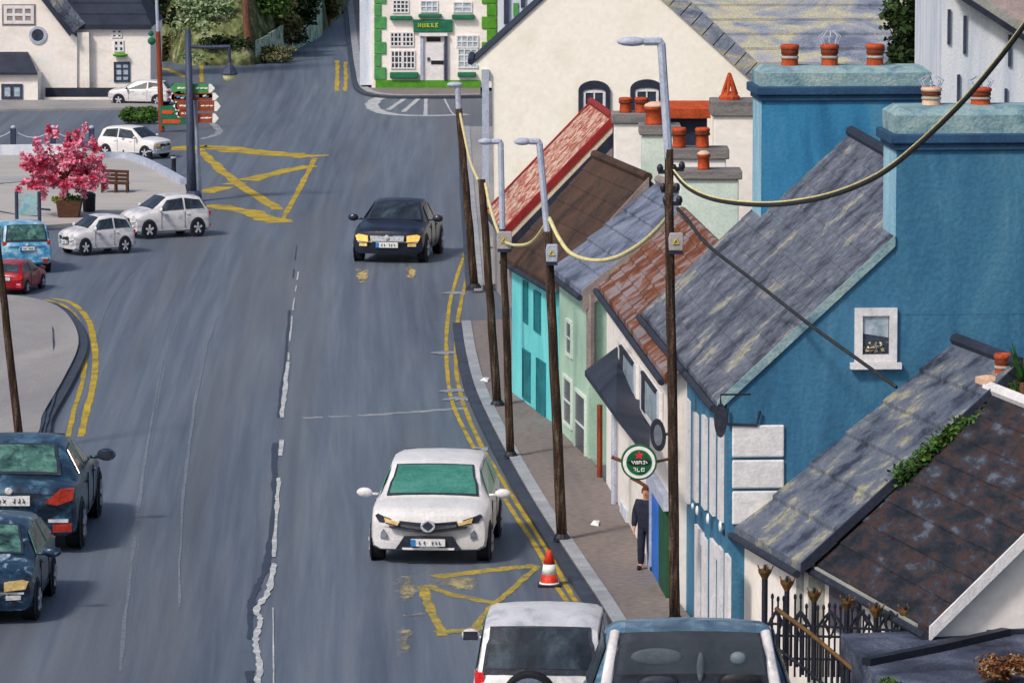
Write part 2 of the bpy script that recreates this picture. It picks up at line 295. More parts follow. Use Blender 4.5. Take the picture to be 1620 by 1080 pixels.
def road_mat():
    m = bpy.data.materials.new('asphalt_road'); m.use_nodes = True; n = m.node_tree.nodes; L = m.node_tree.links; b = n['Principled BSDF']
    uv = n.new('ShaderNodeUVMap'); uv.uv_map = 'lane'; tc = n.new('ShaderNodeTexCoord')
    def noise(sx, sy, det, off, dist=.3, src=None):
        mp = n.new('ShaderNodeMapping'); mp.inputs['Scale'].default_value = (sx, sy, 1); mp.inputs['Location'].default_value = (off, off*.7, 0); L.new(src or uv.outputs[0], mp.inputs[0])
        t = n.new('ShaderNodeTexNoise'); t.inputs['Scale'].default_value = 1; t.inputs['Detail'].default_value = det; t.inputs['Distortion'].default_value = dist; t.inputs['Roughness'].default_value = .65; L.new(mp.outputs[0], t.inputs[0]); return t.outputs['Fac']
    def ramp(f, st):
        r = n.new('ShaderNodeValToRGB'); e = r.color_ramp.elements
        while len(e) < len(st): e.new(.5)
        for k, (p, c) in enumerate(st): e[k].position = p; e[k].color = sRGB(*c) if len(c) == 3 else c
        L.new(f, r.inputs[0]); return r.outputs[0]
    def mix(f, a, b_, mode='MIX'):
        x = n.new('ShaderNodeMix'); x.data_type = 'RGBA'; x.blend_type = mode
        if isinstance(f, float): x.inputs[0].default_value = f
        else: L.new(f, x.inputs[0])
        L.new(a, x.inputs[6]); L.new(b_, x.inputs[7]); return x.outputs[2]
    base = ramp(noise(.55, .022, 5, 3.1), [(.34, (76, 84, 98)), (.46, (92, 101, 114)), (.56, (98, 108, 121)), (.66, (112, 119, 128))])
    fine = ramp(noise(3.2, .06, 6, 9.4), [(.38, (72, 80, 92)), (.5, (98, 106, 118)), (.63, (128, 132, 138))])
    brown = ramp(noise(.8, .03, 3, 17.0), [(.3, (98, 98, 102)), (.7, (102, 100, 102))])
    bm = ramp(noise(.35, .012, 3, 23.0), [(.50, (0, 0, 0, 1)), (.60, (1, 1, 1, 1))])
    c = mix(.34, base, fine); c = mix(bm, c, mix(.5, c, brown))
    c = mix(1.0, c, ramp(noise(.01, .01, 1, 0), [(0, (.92, .935, .96, 1)), (1, (.92, .935, .96, 1))]), 'MULTIPLY'); gr = ramp(noise(16, 16, 4, 0, 0, tc.outputs['Object']), [(.3, (.8, .8, .82, 1)), (.5, (1, 1, 1, 1)), (.72, (1.0, 1.0, 1.0, 1))]); c = mix(1.0, c, gr, 'MULTIPLY')
    L.new(c, b.inputs['Base Color']); b.inputs['Roughness'].default_value = .62; b.inputs['Specular IOR Level'].default_value = .35
    bp = n.new('ShaderNodeBump'); bp.inputs['Strength'].default_value = .3; bp.inputs['Distance'].default_value = .02; L.new(noise(22, 22, 3, 1, 0, tc.outputs['Object']), bp.inputs['Height']); L.new(bp.outputs[0], b.inputs['Normal'])
    return m
road.data.materials.append(road_mat())

def spl(pts, n=8):               # smooth polyline through pixel points
    out = []
    for i in range(len(pts)-1):
        p0, p1, p2, p3 = pts[max(i-1, 0)], pts[i], pts[i+1], pts[min(i+2, len(pts)-1)]
        for k in range(n):
            t = k/n
            out.append(tuple(.5*(2*p1[j]+(p2[j]-p0[j])*t+(2*p0[j]-5*p1[j]+4*p2[j]-p3[j])*t*t+(3*p1[j]-p0[j]-3*p2[j]+p3[j])*t**3) for j in range(len(p1))))
    out.append(tuple(pts[-1])); return out
MARKS = []
def ribbon(mb, px, wd, z=.004, jit=.18, n=8, gaps=0, rg=rnd):
    """painted strip of width wd metres along a pixel path"""
    q = [P(a, b, z) for a, b in spl(px, n)]
    vs, fs = [], []
    for i, p in enumerate(q):
        t = (q[min(i+1, len(q)-1)]-q[max(i-1, 0)]); t.z = 0; t.normalize(); s = V((t.y, -t.x, 0))
        ww = wd[0]+(wd[1]-wd[0])*i/(len(q)-1) if isinstance(wd, tuple) else wd
        vs += [p-s*ww/2*(1+rg.uniform(-jit, jit)), p+s*ww/2*(1+rg.uniform(-jit, jit))]
        if i and not (gaps and rg.random() < gaps): fs.append((2*i-2, 2*i-1, 2*i+1, 2*i))
    mb.add(vs, fs)
def marks(name, specs, m, z=.004):
    mb = MB()
    for k, s in enumerate(specs): ribbon(mb, s[0], s[1], z+.00006*k if len(specs) > 12 else z+.0006*k, *(s[2:] if len(s) > 2 else ()))
    return tag(mb.build(name, M[m]), kind='structure')
# tyre streaks curving through the junction: bundles of thin rubber and dust strips
def bundle(path, width_px, n, rg):
    out = []; q = spl(path, 4); L = len(q)
    for _ in range(n):
        o_ = rg.gauss(0, width_px*.4); a = rg.randint(0, max(0, L//2)); b = rg.randint(a+3, L-1) if L-1 > a+3 else L-1
        sub = q[a:b+1:2]
        if len(sub) < 3: continue
        k0 = rg.uniform(-2, 2); out.append(([(x+o_*(.55+.45*(y/1000))+k0*t/len(sub), y) for t, (x, y) in enumerate(sub)], rg.uniform(.02, .09), .8, 3))
    return out
rs = random.Random(11)
B1 = [(340, 400), (290, 480), (262, 560), (240, 680), (222, 800), (205, 950), (190, 1085)]
B2 = [(395, 410), (345, 500), (318, 590), (300, 700), (288, 820), (284, 960), (290, 1085)]
B8 = [(250, 395), (200, 440), (165, 500), (150, 560)]
sp = []
for pth, wd, n in ((B1, 10, 5), (B2, 8, 4), (B8, 12, 4)): sp += bundle(pth, wd, n, rs)
marks('road_streak', [(a, b*.5, c, d) for a, b, c, d in sp], 'streak_light', .0030)
marks('tar_seam', [([(458, 490), (452, 560), (444, 620), (440, 660)], .05, .5), ([(436, 700), (434, 790), (426, 860), (420, 900), (402, 940), (396, 975), (398, 1010)], .11, .5), ([(394, 1060), (400, 1085)], .12, .4), ([(470, 380), (460, 470)], .03, .5, 8, .4)], 'seam_dark', .008)
marks('centre_line', [([(472, 430), (462, 500), (456, 570)], .035, .5, 8, .25), ([(456, 572), (450, 620), (446, 660)], .09, .4), ([(446, 695), (443, 720)], .08), ([(441, 755), (438, 800), (433, 880)], .07, .5), ([(433, 890), (424, 935), (406, 962), (412, 980), (404, 1010), (410, 1050), (407, 1085)], .09, .5), ([(432, 960), (433, 1085)], .02, .3)], 'white_paint', .012)
marks('cross_line', [([(480, 661), (600, 655), (735, 645)], .22, .5, 12, .06)], 'faint_paint', .004)
yr1 = [(736, 400), (722, 440), (710, 490), (706, 560), (714, 630), (735, 680), (768, 738), (806, 800), (850, 868), (880, 925), (912, 975)]
yr2 = [(743, 425), (733, 460), (724, 510), (721, 565), (728, 620), (752, 685), (790, 752), (824, 805), (860, 860), (884, 905), (925, 975)]
marks('double_yellow_line', [(yr1, .085, .2), (yr2, .085, .2)], 'yellow_paint', .006)
yl1 = [(70, 474), (98, 482), (122, 504), (135, 545), (131, 600), (118, 645), (108, 690)]
yl2 = [(84, 472), (115, 480), (140, 508), (151, 560), (147, 610), (137, 650), (128, 690)]
marks('double_yellow_line', [(yl1, .10, .2), (yl2, .14, .2)], 'yellow_paint', .006)
marks('kerb_tick', [([(a-15, b), (a-4, b+1), (a+14, b+1)], .5, .5) for a, b in [(722, 462), (706, 556), (720, 616), (726, 629), (758, 709)]], 'faint_paint', .012)
marks('junction_box', [([(285, 238), (320, 232), (400, 240), (498, 248)], 1.3, .3), ([(498, 250), (478, 290), (445, 352)], .16, .3), ([(445, 352), (390, 335), (330, 324)], .8, .3), ([(318, 240), (370, 285), (442, 332)], .35, .3), ([(320, 305), (400, 283), (492, 262)], .6, .4, 8, .1)], 'yellow_paint')
marks('junction_box', [([(688, 912), (770, 902), (850, 894)], .34, .3), ([(668, 925), (740, 945), (835, 960)], .22, .4), ([(668, 925), (682, 965), (702, 1005)], .15, .3), ([(690, 1000), (740, 996), (768, 990)], .3, .3), ([(848, 898), (805, 935), (772, 965), (745, 1000)], .12, .3)], 'yellow_faint')
marks('far_yellow_line', [([(533, 96), (534, 120), (533, 144)], .16, .4), ([(546, 98), (547, 120), (546, 144)], .16, .4), ([(258, 108), (280, 116), (292, 122)], .3, .4), ([(318, 102), (319, 130)], .16, .3), ([(300, 104), (330, 100)], .25, .3)], 'yellow_paint')
marks('hatched_bay_line', [([(610, 152), (592, 160), (592, 172), (622, 181), (680, 183), (740, 181)], .5, .2), ([(643, 154), (614, 174)], .18), ([(667, 152), (638, 177)], .18), ([(674, 152), (673, 182)], .13), ([(700, 150), (712, 174), (718, 181)], .06)], 'white_paint')
marks('rust_streak', [([(498, 92), (504, 120), (508, 150), (514, 190)], .07, .4), ([(484, 92), (485, 112)], .1, .4)], 'streak_brown')
marks('junction_edge_line', [([(335, 195), (346, 205), (340, 214), (318, 220)], .25, .4)], 'faint_paint')
# pale sun glints below the white car, painted on as flat patches
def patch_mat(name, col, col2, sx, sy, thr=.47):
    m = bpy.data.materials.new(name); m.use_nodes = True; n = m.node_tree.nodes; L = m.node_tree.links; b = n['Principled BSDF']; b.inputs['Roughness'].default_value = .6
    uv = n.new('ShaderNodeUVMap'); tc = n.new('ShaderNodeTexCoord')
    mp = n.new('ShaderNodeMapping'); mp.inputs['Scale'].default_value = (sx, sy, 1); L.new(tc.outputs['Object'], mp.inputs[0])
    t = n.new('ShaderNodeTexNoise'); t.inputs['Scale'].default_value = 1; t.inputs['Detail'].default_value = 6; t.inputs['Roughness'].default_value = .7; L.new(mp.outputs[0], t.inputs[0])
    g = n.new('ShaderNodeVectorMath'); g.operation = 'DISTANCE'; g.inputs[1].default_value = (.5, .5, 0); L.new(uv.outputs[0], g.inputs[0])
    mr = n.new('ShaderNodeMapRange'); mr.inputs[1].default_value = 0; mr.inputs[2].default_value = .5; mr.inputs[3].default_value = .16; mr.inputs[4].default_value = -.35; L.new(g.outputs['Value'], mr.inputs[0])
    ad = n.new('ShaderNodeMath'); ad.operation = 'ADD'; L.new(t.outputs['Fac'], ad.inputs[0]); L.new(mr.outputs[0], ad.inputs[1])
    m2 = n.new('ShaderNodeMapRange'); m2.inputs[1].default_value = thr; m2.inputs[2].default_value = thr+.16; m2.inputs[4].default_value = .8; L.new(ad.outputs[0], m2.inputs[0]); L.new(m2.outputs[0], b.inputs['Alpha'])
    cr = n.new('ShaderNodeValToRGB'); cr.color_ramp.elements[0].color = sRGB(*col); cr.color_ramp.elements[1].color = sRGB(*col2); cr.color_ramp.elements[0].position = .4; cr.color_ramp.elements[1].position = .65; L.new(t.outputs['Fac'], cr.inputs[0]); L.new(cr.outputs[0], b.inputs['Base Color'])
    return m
M['ochre_glint'] = patch_mat('ochre_sun_glint', (140, 132, 92), (196, 180, 128), 2.2, 1.0)
M['lamp_gleam'] = patch_mat('painted_lamp_reflection', (170, 142, 88), (226, 198, 128), 7, 1.6, .34)
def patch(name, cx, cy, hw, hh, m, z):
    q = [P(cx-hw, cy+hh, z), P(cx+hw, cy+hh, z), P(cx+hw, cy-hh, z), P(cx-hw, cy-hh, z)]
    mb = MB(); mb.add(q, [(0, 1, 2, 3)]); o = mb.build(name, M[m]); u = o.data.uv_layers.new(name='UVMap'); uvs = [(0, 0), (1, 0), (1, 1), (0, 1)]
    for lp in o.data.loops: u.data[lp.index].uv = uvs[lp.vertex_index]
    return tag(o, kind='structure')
for k, a in enumerate([(640, 930, 48, 40), (720, 920, 75, 26), (655, 972, 42, 10), (640, 1015, 34, 40)]): patch('sun_glint_patch', *a, 'ochre_glint', .012+.001*k)
for k, a in enumerate([(573, 436, 16, 17), (650, 431, 13, 14)]): patch('headlight_reflection', *a, 'lamp_gleam', .017+.001*k)  # reflections of the black saloon's headlights, painted on the road in yellow

def pavement(name, left, right, m='pavement', h=.12, kerb='kerb_light', kd='kerb_dark', kw=.22):
    L = [P(a, b, h) for a, b in spl(left, 6)]; Rr = [P(a, b, h) for a, b in spl(right, 6)]
    mb = MB(); mb.prism([p-V((0, 0, h)) for p in L+Rr[::-1]], V((0, 0, h))); o = tag(mb.build(name, M[m]), kind='structure')
    def off(pts, d0, d1, z0, z1, nm, mm):
        k = MB(); vs = []; fs = []
        for i, p in enumerate(pts):
            t = pts[min(i+1, len(pts)-1)]-pts[max(i-1, 0)]; t.z = 0; t.normalize(); s = V((t.y, -t.x, 0))
            for d, z in ((d0, z0), (d1, z0), (d1, z1), (d0, z1)): q = p+s*d; vs.append(V((q.x, q.y, z)))
            if i:
                for c in range(4): fs.append((4*i-4+c, 4*i-4+(c+1) % 4, 4*i+(c+1) % 4, 4*i+c))
        e = 4*(len(pts)-1); fs += [(0, 1, 2, 3), (e, e+1, e+2, e+3)]
        tag(k.add(vs, fs).build(nm, M[mm]), kind='structure')
    sg = 1 if kw > 0 else -1
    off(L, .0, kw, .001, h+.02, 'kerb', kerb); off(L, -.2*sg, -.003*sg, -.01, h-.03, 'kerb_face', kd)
    return o
# the kerb path runs away from the camera so that +s points to its right
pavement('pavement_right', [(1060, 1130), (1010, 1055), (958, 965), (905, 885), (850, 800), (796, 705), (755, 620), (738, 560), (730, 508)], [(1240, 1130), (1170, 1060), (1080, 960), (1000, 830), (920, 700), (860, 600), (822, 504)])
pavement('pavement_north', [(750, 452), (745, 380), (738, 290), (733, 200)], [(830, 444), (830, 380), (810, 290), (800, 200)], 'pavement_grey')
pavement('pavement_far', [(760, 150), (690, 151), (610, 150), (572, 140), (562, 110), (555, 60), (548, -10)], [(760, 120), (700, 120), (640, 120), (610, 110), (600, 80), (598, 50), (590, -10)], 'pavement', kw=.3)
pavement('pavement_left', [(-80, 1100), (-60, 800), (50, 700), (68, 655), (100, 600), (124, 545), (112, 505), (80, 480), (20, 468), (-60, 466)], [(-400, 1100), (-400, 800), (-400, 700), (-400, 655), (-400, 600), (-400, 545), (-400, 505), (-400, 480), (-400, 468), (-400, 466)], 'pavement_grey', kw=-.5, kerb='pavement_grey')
marks('pavement_seam', [([(98, 500), (92, 560), (72, 640), (60, 690)], .09, .5), ([(108, 510), (100, 580), (78, 650), (68, 690)], .05, .6), ([(84, 510), (86, 560)], .04, .6)], 'seam_dark', .125)
sheet('plaza', [(-60, 244), (150, 238), (215, 252), (292, 288), (300, 330), (250, 345), (130, 352), (-60, 366)], .10, 'plaza', .10)
sheet('far_pavement', [(-60, 158), (250, 158), (252, 170), (-60, 174)], .08, 'pavement_grey', .08)
marks('plaza_seam', [([(-20, 292), (40, 287), (90, 283), (120, 280)], .22, .6), ([(-20, 330), (20, 338), (60, 342)], .12, .4)], 'seam_dark', .104)
sheet('yard_grass', None, 0, 'yard', world=[V((9, 40, .006)), V((45, 40, .006)), V((45, 165, .006)), V((9, 165, .006)), V((6.5, 118, .006)), V((6.5, 80, .006))])
sheet('field', None, 0, 'yard', world=[V((-45, 196, .006)), V((-18, 196, .006)), V((-11, 250, .006)), V((-11, 328, .006)), V((-45, 328, .006))])
# ------------------------------------------------------------------ generic parts
def panel(mb, pts, n, t0, t1):
    n = n.normalized(); return mb.prism([V(p)+n*t0 for p in pts], n*(t1-t0))
def rectpx(x0, y0, x1, y1, p0, n):      # upright rectangle on a plane, edges vertical/horizontal in the world
    a, b = W(x0, y0, p0, n), W(x1, y1, p0, n)
    a2, b2 = V((a.x, a.y, b.z)), V((b.x, b.y, a.z)); return [a, b2, b, a2]
def upright(xa, ya0, ya1, xb, p0, n):   # rectangle given by pixel x range and the two heights measured at xa
    a = W(xa, ya0, p0, n); c = W(xa, ya1, p0, n); b = W(xb, ya0, p0, n)
    return [a, V((b.x, b.y, a.z)), V((b.x, b.y, c.z)), V((a.x, a.y, c.z))]
def window(parent, q, n, fw=.06, nx=2, ny=2, frame='white_frame', glass='window_dark', sill=None, mull=.035, name='window', out=.05):
    """q: upright rectangle tl, tr, br, bl"""
    tl, tr, br, bl = q; n = n.normalized(); u = (tr-tl); wd = u.length; u.normalize(); h = tl.z-bl.z; z = V((0, 0, 1))
    m = MB()
    def bar(a0, a1, z0, z1, t0, t1): panel(m, [bl+u*a0+z*z0, bl+u*a1+z*z0, bl+u*a1+z*z1, bl+u*a0+z*z1], n, t0, t1)
    bar(0, fw, 0, h, .0, out); bar(wd-fw, wd, 0, h, .0, out); bar(fw, wd-fw, h-fw, h, .0, out-.002); bar(fw, wd-fw, 0, fw, .0, out-.002)
    for i in range(1, nx): x = wd*i/nx; bar(x-mull/2, x+mull/2, fw, h-fw, .012, out-.006)
    for i in range(1, ny):
        y = h*i/ny
        for k in range(nx):
            xa = fw if k == 0 else wd*k/nx+mull/2; xb = wd-fw if k == nx-1 else wd*(k+1)/nx-mull/2
            bar(xa, xb, y-mull/2, y+mull/2, .012, out-.009)
    o = m.build(name, M[frame], parent)
    p = MB(); panel(p, [bl+u*fw*.8+z*fw*.8, br-u*fw*.8+z*fw*.8, tr-u*fw*.8-z*fw*.8, tl+u*fw*.8-z*fw*.8], n, .004, .016); p.build('pane', M[glass], o)
    if sill:
        s = MB(); panel(s, [bl-u*.06-z*.09, br+u*.06-z*.09, br+u*.06-z*.005, bl-u*.06-z*.005], n, 0, out+.07); s.build('sill', M[sill], o)
    return o
def slab(name, q, n, t0, t1, m, parent, bevel=0):
    mb = MB(); panel(mb, q, n, t0, t1); return mb.build(name, M[m], parent, bevel=bevel)

class House: pass
def house(name, label, ne, fe, he, rn, wall, roof, rows=9, w2=None, eav=.14, verge='navy', extra_far=0, lap=.035, vw=.12, cat='house', base_z=0, gover=.12, gn=None, vmax=1.0):
    gn = gover if gn is None else gn
    h = House(); E1, E2 = P(ne[0], ne[1], he), P(fe[0], fe[1], he)
    u = (E2-E1).normalized(); L = (E2-E1).length+extra_far; v = V((u.y, -u.x, 0))
    Rn = W(rn[0], rn[1], E1, u); h.w2 = (Rn-E1).dot(v); h.hr = Rn.z; h.he = he; h.E1 = E1; h.u = u; h.v = v; h.L = L; h.n_f = -v; h.n_g = -u; h.ridge = Rn
    base = V((E1.x, E1.y, 0)); h.base = base
    h.root = thing(name, label, cat, base+u*L/2+v*h.w2)
    z = V((0, 0, 1)); w_ = h.w2; hr = h.hr
    mb = MB(); mb.prism([base, base+v*2*w_, base+v*2*w_+z*he, base+v*w_+z*(hr-.03), base+z*he], u*L); h.wall = mb.build('wall', M[wall], h.root)
    # roof: lapped courses on both slopes
    sl = (hr-he)/w_; th = .10; k = 1/math.hypot(1, sl)
    mb = MB(); nrm = V((-sl*k, 0, k)); prof = []
    x0 = -eav; 
    top = []
    for i in range(rows):
        xa = x0+(w_-x0)*i/rows; xb = x0+(w_-x0)*(i+1)/rows
        top += [(xa, he+xa*sl+th+lap), (xb, he+xb*sl+th+.004)]
    left = [(x0, he+x0*sl)]+top
    right = [(2*w_-a, b) for a, b in left][::-1]
    prof = left[:-1]+[(w_, hr+th+lap*1.2)]+right[1:]
    inner = [(w_, hr-.02+.0)]
    def pt(a, b): return base+v*a+z*b
    # extrude roof shell: two slabs per side to keep faces simple
    for side in (0, 1):
        pr = left if side == 0 else [(2*w_-a, b) for a, b in left]
        poly = [pt(*q) for q in pr]+[pt(w_, hr+.0)]
        poly = [p-u*gn for p in poly]
        mb.prism(poly, u*(L+gover+gn))
    h.roof = mb.build('roof', M[roof], h.root)
    rg = MB(); rg.tube([pt(w_, hr+th+.03)-u*(gn-.03)+u*t*(L+gover+gn) for t in (0, .5, 1)], .09, 8); rg.build('ridge_tiles', M['slate_navy' if verge in ('cream', 'cement_aqua') else verge], h.root)
    if vw:
        vb = MB()
        for sg in (0, 1) if vmax >= 1 else (0,):
            f = (lambda a: a) if sg == 0 else (lambda a: 2*w_-a); xm = x0+(w_-x0)*vmax; zm = he+xm*sl
            panel(vb, [pt(f(x0), he+x0*sl+th-vw), pt(f(xm), zm+th-vw), pt(f(xm), zm+th+lap+.015), pt(f(x0), he+x0*sl+th+lap+.015)], -u, gn+.004, gn+.045)
        h.verge = vb.build('bargeboard', M[verge], h.root)
    gt = MB(); gt.tube([pt(x0-.05, he+x0*sl+.02)-u*gn, pt(x0-.05, he+x0*sl+.02)+u*(L+gover)], .055, 8); gt.build('gutter', M['trim_dark'], h.root)
    h.pt = lambda a, b, c=0: base+v*a+z*b+u*c
    return h
def pot(mb, c, r, hgt, ax=None):
    mb.lathe(c, [(r*.95, 0), (r*.88, hgt*.1), (r*.8, hgt*.75), (r*.98, hgt*.8), (r*1.0, hgt*.93), (r*.85, hgt), (r*.6, hgt), (r*.6, hgt*.8)], 14)
def chimney(root, c, u, v, hw, hd, z0, z1, wall, cap, potspx=None, corb='blue_dark', ccap=.28, pots=(), name='chimney', edge=None):
    """c: centre xy; hw half width along v, hd half depth along u"""
    c = V((c.x, c.y, 0)); z = V((0, 0, 1))
    mb = MB(); mb.box(c+z*(z0+z1)/2, v*hw, u*hd, z*(z1-z0)/2); ch = mb.build(name, M[wall], root, bevel=.0)
    if corb:
        k = MB(); k.box(c+z*(z1+.05), v*(hw+.05), u*(hd+.05), z*.05).box(c+z*(z1+.17), v*(hw+.11), u*(hd+.10), z*.07); k.build('corbel', M[corb], ch, bevel=.02)
        z1 += .24
    k = MB(); k.prism([c+z*z1+v*a*(hw+.03)+u*b*(hd+.03) for a, b in ((-1, -1), (1, -1), (1, 1), (-1, 1))], z*ccap*.7)
    t = [c+z*(z1+ccap*.7)+v*a*(hw+.03)+u*b*(hd+.03) for a, b in ((-1, -1), (1, -1), (1, 1), (-1, 1))]
    t2 = [c+z*(z1+ccap)+v*a*(hw-.08)+u*b*(hd*.55) for a, b in ((-1, -1), (1, -1), (1, 1), (-1, 1))]
    k.add(t+t2, [(0, 1, 5, 4), (1, 2, 6, 5), (2, 3, 7, 6), (3, 0, 4, 7), (4, 5, 6, 7)])
    k.build('chimney_cap', M[cap], ch)
    zt = z1+ccap-.02
    for (a, r, hh, kind) in pots:
        pm = MB(); q = c+v*a+z*zt
        if kind == 'vent':
            pm.lathe(q, [(r*1.3, 0), (r*1.2, hh*.15), (r*.9, hh*.3), (r*.9, hh*.35)], 12)
            for t in range(6):
                aa = t*math.pi/3; pm.tube([q+V((math.cos(aa)*r*.85, math.sin(aa)*r*.85, hh*.3)), q+V((0, 0, hh*1.02))], .022, 5)
            pm.build('chimney_pot', M['terracotta'], ch, smooth=False); continue
        pot(pm, q, r, hh); pm.build('chimney_pot', M['pot_pale' if kind == 'pale' else 'terracotta'], ch, smooth=True)
        s = MB(); s.lathe(q+z*hh*.36, [(r*.93, 0), (r*.95, hh*.06), (r*.9, hh*.12)], 14)
        s.build('mortar_band', M['gable_grey'], ch, smooth=True)
        s = MB(); s.lathe(q+z*hh*.56, [(r*.90, 0), (r*.92, hh*.02), (r*.90, hh*.22)], 14); s.build('sooty_band', M['terracotta_dark'], ch, smooth=True)
        if kind in ('cowl', 'white', 'pale'):
            cw = MB()
            for t in range(8):
                aa = t*math.pi/4; cw.tube([q+V((math.cos(aa)*r*.8, math.sin(aa)*r*.8, hh)), q+V((math.cos(aa)*r*1.15, math.sin(aa)*r*1.15, hh*1.35)), q+V((math.cos(aa)*r*.4, math.sin(aa)*r*.4, hh*1.6))], .012, 4)
            cw.build('wire_cowl', M['metal_grey'], ch)
    return ch

# ------------------------------------------------------------------ right-hand row of houses
Zv = V((0, 0, 1))
# A: blue gabled house
A = house('blue_house', 'tall blue rendered house with big gable, lichen-spotted slate roof and two wide blue chimneys', (1150, 634), (1030, 492), 3.95, (1500, 309), 'blue_wall', 'slate', rows=12, verge='cement_aqua', extra_far=0, lap=.02, gn=.0, vmax=.77)
q = rectpx(1352, 487, 1418, 572, A.E1, A.n_g)
wn = window(A.root, q, A.n_g, fw=.11, nx=1, ny=1, sill='white_frame', out=.06)
fm = MB(); cc = (q[2]+q[3])/2+A.n_g*.035
for i in range(40): fm.leaf(cc+A.v*rnd.gauss(0, .09)+Zv*(.14+abs(rnd.gauss(0, .07))), .035)
fm.build('flowers', M['cat_white'], wn)
cm_ = MB(); panel(cm_, [q[0]+A.v*.12-Zv*.1, q[1]-A.v*.12-Zv*.1, q[1]-A.v*.12-Zv*.42, q[0]+A.v*.12-Zv*.36], A.n_g, .018, .022); cm_.build('blind', M['window_pale'], wn)
wp = MB()
tl, tr = W(1158, 672, A.E1, A.n_g), W(1240, 668, A.E1, A.n_g)
rows = [(672, 722), (727, 771), (776, 828)]
pn = thing('temp', 'x', 'x'); bpy.data.objects.remove(pn)
for k, (ya, yb) in enumerate(rows):
    qq = rectpx(1158, ya, 1240, yb, A.E1, A.n_g)
    slab('white_sign_panel', qq, A.n_g, .003, .05, 'white_frame', A.root, bevel=.045)
# facade of A: stripes
Af = lambda x, ya, yb, x2: upright(x, ya, yb, x2, A.E1, A.n_f)
A1 = W(1165, 640, A.E1, A.n_f)
slab('corner_pilaster', Af(1074, 640, 985, 1084), A.n_f, .004, .08, 'blue_pale', A.root)
ss = MB()
for x, ya, yb in [(1088, 628, 790), (1101, 650, 788), (1115, 655, 800), (1128, 660, 810), (1141, 672, 820)]: panel(ss, Af(x, ya, yb, x+5.5), A.n_f, .004, .05)
ss.build('white_boards', M['white_frame'], A.root)
ss = MB()
for x, ya, yb in [(1104, 828, 978), (1115, 846, 980), (1128, 850, 985), (1140, 862, 992), (1152, 874, 1000)]:
    panel(ss, Af(x, ya, yb, x+5.5), A.n_f, .004, .05)
for x, ya in [(1104, 828), (1128, 850)]: panel(ss, Af(x+6, ya+8, ya+28, x+11), A.n_f, .004, .046)
ss.build('lower_white_boards', M['white_frame'], A.root)
for (x, y, a, b) in [(1103, 800, 5, 5), (1110, 807, 8, 8), (1127, 820, 9, 9), (1147, 832, 9, 9)]:
    c = W(x, y, A.E1, A.n_f); m_ = MB(); s_ = FPX/c.y
    m_.lathe(c+A.n_f*.06, [(a/s_, 0), (a/s_*.9, .02), (a/s_*.4, .03)], 12, A.n_f); o = m_.build('fascia_disc', M['sign_white'], A.root)
hs = thing('oval_hanging_sign', 'dark oval hanging sign at the top corner of the blue house front', 'sign', W(1140, 650, A.E1, A.n_f)+A.n_f*.3)
c = W(1140, 665, A.E1+A.n_f*.2, A.n_f); m_ = MB(); pts = [c+V((.09*math.cos(t*math.pi/8), 0, .24*math.sin(t*math.pi/8))) for t in range(16)]
m_.prism(pts, V((0, .05, 0))); m_.build('board', M['trim_dark'], hs); m_ = MB(); m_.tube([c+V((0, .02, .24)), c+V((0, .02, .36)), c+V((0, .02, .36))-A.n_f*.42], .015, 6); m_.build('bracket', M['metal_black'], hs)
# chimney 1 (near gable)
def onG(px, py, off): return W(px, py, A.E1+A.u*off, A.u)
a0, a1 = onG(1418, 300, 0), onG(1690, 300, 0); hw = (a1-a0).dot(A.v)/2; mid = (a0+a1)/2; zt = onG(1500, 238, 0).z
chimney(A.root, mid+A.u*.596, A.u, A.v, hw, .6, A.he+1.2, zt, 'blue_wall', 'cement_aqua', ccap=.36,
        pots=[((onG(1475, 160, .5)-mid).dot(A.v), .15, .27, 'pale'), ((onG(1553, 160, .5)-mid).dot(A.v), .16, .26, 'cowl')])
es = MB(); panel(es, [a0+A.u*(.0)+Zv*(A.he+2.0-a0.z), a0+A.u*1.17+Zv*(A.he+2.0-a0.z), a0+A.u*1.17+Zv*(zt-a0.z), a0+Zv*(zt-a0.z)], -A.v, .002, .012); es.build('lit_side_face', M['blue_pale'], A.root)  # left face in paler blue: side light put into the colour
# chimney 2 (far gable)
o2 = A.L-1.1
b0, b1 = onG(1205, 200, o2), onG(1470, 200, o2); hw2 = (b1-b0).dot(A.v)/2; mid2 = (b0+b1)/2; zt2 = onG(1300, 160, o2).z
chimney(A.root, mid2+A.u*.55, A.u, A.v, hw2, .55, A.he+.5, zt2, 'blue_bright', 'cement_aqua', ccap=.30,
        pots=[((onG(x, 100, o2+.5)-mid2).dot(A.v), .155, .36, k) for x, k in ((1250, 'x'), (1313, 'cowl'), (1385, 'x'))])
es = MB(); panel(es, [b0+Zv*(A.he+.9-b0.z), b0+A.u*1.1+Zv*(A.he+.9-b0.z), b0+A.u*1.1+Zv*(zt2-b0.z), b0+Zv*(zt2-b0.z)], -A.v, .002, .012); es.build('lit_side_face', M['blue_pale'], A.root)  # same lightened left face on the far chimney
# small dark bracket at the gable foot
m_ = MB(); e = A.pt(0, A.he-.12); m_.tube([e-A.u*.06+Zv*.02, e-A.u*.06-Zv*.2, e-A.u*.06+A.v*.42-Zv*.22, e-A.u*.06+A.v*.46-Zv*.02], .022, 6); m_.build('gutter_bracket', M['navy'], A.root)

